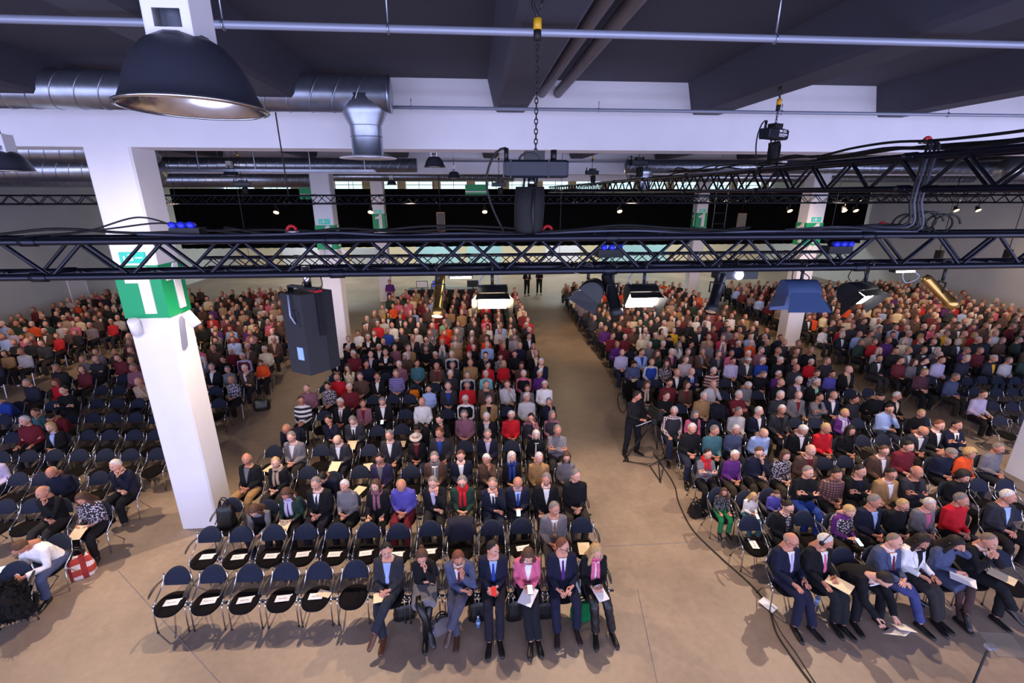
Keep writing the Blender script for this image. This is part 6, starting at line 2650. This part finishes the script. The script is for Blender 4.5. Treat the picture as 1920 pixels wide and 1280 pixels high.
# ------------------------------------------------------------------ reserved cards
tcu = bpy.data.curves.new('reserved_text', 'FONT')
tcu.body = 'Reserviert'
tcu.size = .030
tcu.align_x = 'CENTER'
tob = bpy.data.objects.new('reserved_text', tcu)
COL.objects.link(tob)
dg = bpy.context.evaluated_depsgraph_get()
TXT = bpy.data.meshes.new_from_object(tob.evaluated_get(dg))
TXT.materials.clear(); TXT.materials.append(M['ink'])
bpy.data.objects.remove(tob)
cardm = MB()
V = [(-.105, -.06, 0), (.105, -.06, 0), (.105, .06, 0), (-.105, .06, 0), (-.105, -.06, .002), (.105, -.06, .002), (.105, .06, .002), (-.105, .06, .002)]
cardm.add(V, [(3, 2, 1, 0), (4, 5, 6, 7), (0, 1, 5, 4), (1, 2, 6, 5), (2, 3, 7, 6), (3, 0, 4, 7)])
cardm.add([(.105, .03, .001), (.13, .03, .012), (.13, .06, .012), (.105, .06, .001), (.105, .03, .0), (.13, .03, .010), (.13, .06, .010), (.105, .06, .0)], [(0, 1, 2, 3), (7, 6, 5, 4)])
CARD = cardm.mesh('card', 'paper', False)
PAPERM = boxes(((-.105, -.148, 0), (.105, .148, .003))).mesh('sheet', 'cpaper', False)
FOLDM = boxes(((-.12, -.16, 0), (.12, .16, .008))).mesh('sheet', 'cpaper', False)


def at_chair(s, dx, dy, dz, rz=0.0, tilt=0.0):
    return Matrix.Translation((s['X'], s['Y'], 0)) @ Matrix.Rotation(TURN[s['b']], 4, 'Z') @ Matrix.Translation((dx, dy, dz)) @ Matrix.Rotation(rz, 4, 'Z') @ Matrix.Rotation(tilt, 4, 'X')


SEATZ = .4725
for s in seats:
    if s['kind'] != 'C': continue
    w = s['what']
    if w == 'c':
        e = empty('reserved_card', (0, 0, 0), 0, 'white reserved card on chair, %s' % s['where'], 'card', 'reserved cards on the empty chairs')
        e.matrix_local = at_chair(s, rr.uniform(-.02, .02), -.03 + rr.uniform(-.02, .02), SEATZ, rr.uniform(-.06, .06) + .08 + (1.4 if s['b'] == 'C' else 0))
        ob('card', CARD, e)
        ob('lettering', TXT, e, mx=Matrix.Translation((0, -.012, .0035)))
    elif w == 'p':
        o = tag(ob('paper_sheet', PAPERM, mx=at_chair(s, 0, -.06, SEATZ, rr.uniform(-.4, .4))), 'cream paper programme on empty chair, %s' % s['where'], 'paper', 'programmes left on the chairs')
s5 = [s for s in seats if s['kind'] == 'C' and s['b'] == 'B' and s['k'] == 0][4]
tag(ob('paper_sheet', PAPERM, mx=at_chair(s5, .10, .02, SEATZ + .004, 1.25) @ Matrix.Diagonal((.55, .75, 1, 1))), 'small folded leaflet beside reserved card, fifth chair of front row', 'paper')
# things in people's hands
PH = boxes(((-.038, -.075, 0), (.038, .075, .009))).mesh('phone_case', 'phone', False)
PS = boxes(((-.034, -.068, .009), (.034, .068, .0105))).mesh('phone_screen', 'screen', False)
n_p = 0
for s, pose, root in in_hand:
    mw = Matrix.Translation((s['X'], s['Y'], 0)) @ Matrix.Rotation(root.matrix_local.to_euler().z, 4, 'Z')
    if 'child' in s['opts']:
        mw = mw @ Matrix.Translation((0, 0, .13)) @ Matrix.Scale(.7, 4)
    if pose == 'read':
        tag(ob('paper_sheet', PAPERM, mx=mw @ Matrix.Translation((0, -.39, .70)) @ Matrix.Rotation(R(14), 4, 'X')), 'open programme held by person, %s' % s['where'], 'paper', 'programmes in readers hands')
    else:
        e = empty('mobile_phone', (0, 0, 0), 0, 'phone with lit screen held by person, %s' % s['where'], 'phone', 'phones in hands')
        e.matrix_local = mw @ Matrix.Translation((0, -.36, .765)) @ Matrix.Rotation(R(20), 4, 'X')
        ob('case', PH, e); ob('screen', PS, e)


def held(i, dx, dy, dz, rz, tilt, mesh, name, label, cat, dia=(1, 1, 1)):
    o = tag(ob(name, mesh, mx=roots[i].matrix_local @ Matrix.Translation((dx, dy, dz)) @ Matrix.Rotation(rz, 4, 'Z') @ Matrix.Rotation(tilt, 4, 'X') @ Matrix.Diagonal(dia + (1,))), label, cat)
    return o


WSHEET = boxes(((-.105, -.148, 0), (.105, .148, .003))).mesh('sheet', 'paper', False)
REDM = boxes(((-.035, -.065, 0), (.035, .065, .012))).mesh('red_case', 'red', False)
held(0, -.07, -.33, .665, .2, 0, PAPERM, 'paper_sheet', 'cream paper under the hands of the person with crossed legs, front row', 'paper', (.9, .6, 1))
held(3, 0, -.34, .715, .1, .3, REDM, 'mobile_phone', 'small red phone case in the hands of the navy-suited person', 'phone')
held(4, -.02, -.38, .655, -.5, .12, WSHEET, 'paper_sheet', 'white sheet on the lap of the person in pink blazer', 'paper')
held(6, .02, -.38, .67, .3, .15, WSHEET, 'paper_sheet', 'white sheet on the lap of blond person with pink scarf', 'paper', (.8, .85, 1))
held(8, .08, -.36, .665, .5, 0, FOLDM, 'paper_folder', 'cream folder on the lap of the person with headphones', 'folder')
held(9, .12, -.84, .36, -.4, -.5, WSHEET, 'paper_sheet', 'white sheets in the hands of the bent-over person', 'paper')
held(9, .04, -.86, .31, .3, -.7, WSHEET, 'paper_sheet', 'second white sheet hanging from the hands of bent-over person', 'paper')
held(12, -.02, -.36, .70, .7, .05, WSHEET, 'paper_sheet', 'white papers on the lap of person in slate blue dress', 'paper')
held(13, .10, -.36, .71, .4, 0, PAPERM, 'paper_sheet', 'cream papers on the lap of person with hands at mouth', 'paper')
e = empty('mobile_phone', (0, 0, 0), 0, 'phone with blue lit screen in the hands of pink-blazered person', 'phone')
e.matrix_local = roots[4].matrix_local @ Matrix.Translation((.01, -.36, .745)) @ Matrix.Rotation(.2, 4, 'X')
ob('case', PH, e); ob('screen', PS, e)

# ------------------------------------------------------------------ bags, bottles, coats and cables on the floor
def bag(name, label, loc, w, d, h, m, rz=0.0, handles=True, color=None, slump=.15):
    e = empty(name, loc, rz, label, 'bag')
    n = 20
    V, F = [], []
    rings = [(.9, 0), (1.0, .05), (1.0, .45), (.93, .75), (.78, 1.0), (.3, 1.02)]
    for ri, (sc, t) in enumerate(rings):
        for i in range(n):
            a_ = 2 * PI * i / n
            x = math.copysign(abs(math.cos(a_)) ** .5, math.cos(a_)) * w * sc
            y = math.copysign(abs(math.sin(a_)) ** .5, math.sin(a_)) * d * (sc if ri < 3 else sc * .6)
            V.append((x + .02 * math.sin(5 * a_ + ri), y + slump * d * t * math.sin(3 * a_), h * t))
    for i in range(len(rings) - 1):
        for j in range(n):
            F.append((i * n + j, i * n + (j + 1) % n, (i + 1) * n + (j + 1) % n, (i + 1) * n + j))
    F += [tuple(range(n - 1, -1, -1)), tuple((len(rings) - 1) * n + j for j in range(n))]
    o = MB().add(V, F).build('bag_body', m, e, color=color)
    if handles:
        for sy in (-1, 1):
            a_ = np.linspace(0, PI, 11)
            o = MB().tube([(w * .5 * math.cos(q), sy * d * .3, h * .95 + h * .45 * math.sin(q)) for q in a_], .012, 6).build('handle', 'leather', e, color=lin((24, 20, 20)))
    return e


bag('handbag', 'grey and white handbag beside black boots under front row', (-.66, 5.47, 0), .17, .09, .24, 'leather', .5, color=lin((120, 112, 118)))
bag('briefcase', 'black bag behind crossed legs, first sitter of front row', (-1.25, 5.75, 0), .17, .08, .26, 'leather', .2, color=lin((18, 18, 22)))
bag('backpack', 'black backpack under slate-suited person in front row', (-.10, 5.66, 0), .15, .10, .32, 'leather', .1, color=lin((16, 18, 20)))
bag('backpack', 'black backpack left of the legs of pink-blazered person', (.46, 5.62, 0), .12, .10, .34, 'leather', .1, color=lin((20, 20, 24)))
bag('briefcase', 'black bag between pink blazer and navy three-piece suit', (.95, 5.60, 0), .16, .07, .28, 'leather', .0, color=lin((14, 15, 18)))
bag('shopping_bag', 'green shopping bag beside the last sitter of front row', (1.52, 5.52, 0), .16, .10, .30, 'cloth', .2, color=lin((20, 120, 66)))
bag('shopping_bag', 'white bag hanging between last two sitters of front row', (1.47, 5.70, .38), .04, .14, .26, 'cloth', .0, color=lin((214, 218, 222)))
bag('carrier_bag', 'red and white printed carrier bag by the left block', (-7.02, 7.05, 0), .17, .12, .40, 'bagred', .6)
bag('backpack', 'black bag on floor beside aisle chairs of right block', (4.42, 7.75, 0), .12, .12, .30, 'leather', .3, color=lin((18, 18, 22)))
bag('backpack', 'dark bag on floor at the end of left block, near orange top', (-6.75, 13.6, 0), .22, .16, .34, 'leather', .3, color=lin((26, 30, 26)))
for s in seats:
    if s['kind'] == 'C' and s.get('what') == 'b':
        e = bag('backpack', 'black backpack standing on the chair next to the left column', (s['X'], s['Y'] - .02, SEATZ), .15, .11, .42, 'leather', .1, True, lin((16, 17, 22)))
    if s['kind'] == 'C' and s.get('what') == 'o':
        bag('shopping_bag', 'orange bag standing on an empty chair, %s' % s['where'], (s['X'], s['Y'] - .02, SEATZ), .14, .09, .30, 'cloth', .1, True, lin((226, 116, 20)))
    if s['kind'] == 'C' and s.get('what') in ('j', 's'):
        # coat laid over the backrest
        e = empty('coat', (0, 0, 0), 0, ('striped navy coat' if s['what'] == 's' else 'dark coat') + ' over chair back, %s' % s['where'], 'coat')
        e.matrix_local = at_chair(s, 0, 0, 0)
        prof = [(-.005, .56), (.03, .70), (.06, .84), (.10, .885), (.16, .90), (.215, .885), (.25, .80), (.27, .62)]
        n = 11
        V = [((i / (n - 1) - .5) * (.50 - .10 * (z - .56)) , y + .01 * math.sin(i * 2.1 + z * 9) + .13 - .0, z - .05 * abs(i / (n - 1) - .5) * 2 * (z > .8)) for y, z in prof for i in range(n)]
        V2 = [(x, y + (.02 if k // n > 4 else -.02), z + (.015 if 2 < k // n < 6 else 0)) for k, (x, y, z) in enumerate(V)]
        F = []
        for r_ in range(len(prof) - 1):
            for i in range(n - 1):
                F.append((r_ * n + i, (r_ + 1) * n + i, (r_ + 1) * n + i + 1, r_ * n + i + 1))
                q = len(V)
                F.append((q + r_ * n + i, q + r_ * n + i + 1, q + (r_ + 1) * n + i + 1, q + (r_ + 1) * n + i))
        q = len(V)
        for r_ in range(len(prof) - 1):
            F.append((r_ * n, q + r_ * n, q + (r_ + 1) * n, (r_ + 1) * n))
            F.append(((r_ + 1) * n - 1, (r_ + 2) * n - 1, q + (r_ + 2) * n - 1, q + (r_ + 1) * n - 1))
        c_ = MB().add(V + V2, F).build('coat_cloth', 'cloth', e, color=lin((34, 34, 50)))
        slv = MB()
        for sx in (-1, 1):
            slv.tube([(sx * .22, .14, .84), (sx * .25, .12, .68), (sx * .24, .13, .52)], [.04, .045, .04], 8)
        slv = slv.build('sleeves', 'cloth', e, color=lin((30, 30, 46)))
        if s['what'] == 's':
            for k in range(4):
                MB().tube([(.05 + .04 * k, .115, .60), (.06 + .04 * k, .17, .82), (.05 + .035 * k, .28, .90)], .005, 5).build('piping', 'white', e)


def bottle(label, x, y, lying=False):
    e = empty('water_bottle', (x, y, 0), 0, label, 'bottle', 'water bottles on the floor')
    mx = Matrix.Translation((0, 0, .034)) @ Matrix.Rotation(PI / 2, 4, 'Y') if lying else Matrix.Identity(4)
    V, F = lathe([(0, 0), (.030, 0), (.033, .008), (.033, .06), (.029, .075), (.033, .09), (.033, .14), (.022, .18), (.013, .195), (.013, .205)], 18)
    MB().add(xf(V, mx), F).build('bottle_body', 'bottle', e)
    V, F = lathe([(.0155, .200), (.0155, .222), (0, .222)], 14)
    MB().add(xf(V, mx), F).build('cap', 'white', e)
    V, F = lathe([(.0336, .085), (.0336, .135)], 18)
    MB().add(xf(V, mx), F).build('label_band', 'plate', e)


bottle('small water bottle beside the grey handbag', -.80, 5.36)
bottle('small water bottle left of the navy-suited legs in front row', -.10, 5.48)
bottle('water bottle under the bald person of right front row', 4.99, 5.40)
bottle('water bottle between bald person and headphone wearer', 5.40, 5.46)
bottle('water bottle left of the bent-over person', 5.75, 5.35)
bottle('water bottle right of the bent-over person feet', 6.06, 5.42)
bottle('water bottle between white jacket and slate blue dress', 7.42, 5.38)
P = [(4.44, 10.15), (4.43, 8.88), (4.25, 8.13), (4.18, 7.3), (4.36, 6.57), (4.57, 5.89), (4.58, 5.46), (4.44, 5.04), (4.42, 4.7), (4.44, 4.27), (4.5, 3.6)]
cable('black cable winding along the right edge of the wide aisle', [(x, y, .014) for x, y in P], .014, 'rubber', 90)
cable('thin black cable beside the thick one near the camera', [(x + .05 + .05 * math.sin(y * 3), y, .008) for x, y in P[6:]], .008, 'rubber', 40)
tag(ob('paper_sheet', WSHEET, mx=Matrix.Translation((4.60, 5.50, .03)) @ Matrix.Rotation(.5, 4, 'Z') @ Matrix.Rotation(.12, 4, 'X') @ Matrix.Diagonal((.8, .8, 1, 1))), 'white sheet of paper lying over the cable on floor', 'paper')

# prompter: tilted clear pane on a thin black stand
e = empty('speech_prompter', (5.78, 3.55, 0), R(-8), 'clear tilted prompter pane on a thin black stand at lower right', 'prompter')
MB().tube([(0, 0, .02), (0, 0, 1.42)], .013, 10).build('pole', 'rubber', e)
V, F = lathe([(0, .03), (.15, .02), (.17, 0), (0, 0)], 24)
MB().add(V, F).build('base', 'rubber', e)
boxes(((-.03, -.03, 1.41), (.06, .03, 1.45))).build('bracket', 'pipe', e, False)
mb = MB()
mb.box((-.02, -.13, -.004), (.33, .13, .004), 0, Matrix.Translation((0, 0, 1.47)) @ Matrix.Rotation(R(12), 4, 'X'))
mb.build('glass_pane', 'clear', e, False)

# dark furry coat heaped on a chair at the left edge, with a lit tablet behind it
e = empty('fur_coat', (-7.22, 6.08, 0), .5, 'black shaggy fur coat heaped over a chair at left edge', 'coat')
D, F = sphere_grid(40, 26)
rv = random.Random(3)
Vv = D * (.22, .24, .30) * (1 + .25 * np.sin(3 * D[:, :1] + 2 * D[:, 2:3])) + (0, 0, .40)
jit = np.array([[rv.uniform(-.03, .03) for _ in range(3)] for _ in range(len(D))])
Vv = Vv + jit
Vv[:, 2] = np.maximum(Vv[:, 2], .01)
MB().add(Vv, F).build('fur', 'cloth', e, False, lin((18, 17, 20)))
tuft = MB()
for q in range(500):
    i = rv.randrange(len(D))
    p = Vv[i]; d = unit(D[i] + np.array((rv.uniform(-.5, .5), rv.uniform(-.5, .5), -.6)))
    tuft.tube([p, p + d * rv.uniform(.04, .08)], [.008, .001], 3, False)
o = tuft.build('tufts', 'cloth', e, False, lin((14, 13, 16)))
o['kind'] = 'stuff'
e = empty('tablet', (-7.62, 6.35, .78), .3, 'tablet with bright white screen at the left edge', 'tablet')
boxes(((-.13, -.09, 0), (.13, .09, .01))).build('case', 'phone', e, False)
boxes(((-.12, -.08, .01), (.12, .08, .012))).build('screen', 'screen', e, False)
chair(-7.28, 6.2, .35, 'navy-backed chair with chrome legs under the black fur coat at left edge', True)
# wheelchair in the wide-aisle side of the right block
e = empty('wheelchair', (4.62, 12.55, 0), R(8), 'wheelchair with thin black wheel beside the wide aisle', 'wheelchair')
for sx in (-.28, .28):
    a_ = np.linspace(0, 2 * PI, 33)[:-1]
    w_ = MB().tube([(sx, .05 + .30 * math.cos(q), .31 + .30 * math.sin(q)) for q in a_], .014, 6, closed=True).build('wheel', 'rubber', e)
    sp = MB()
    for q in a_[::4]:
        sp.tube([(sx, .05, .31), (sx, .05 + .29 * math.cos(q), .31 + .29 * math.sin(q))], .003, 4)
    sp.build('spokes', 'chrome', w_)
boxes(((-.24, -.22, .44), (.24, .2, .48))).build('seat', 'seatfab', e, False)
boxes(((-.24, .2, .48), (.24, .23, .88))).build('backrest', 'seatfab', e, False)
MB().tube([(-.24, .22, .92), (-.24, .2, .44), (-.22, -.3, .44), (-.2, -.45, .1)], .012, 8).build('frame', 'chrome', e)
MB().tube([(.24, .22, .92), (.24, .2, .44), (.22, -.3, .44), (.2, -.45, .1)], .012, 8).build('frame', 'chrome', e)
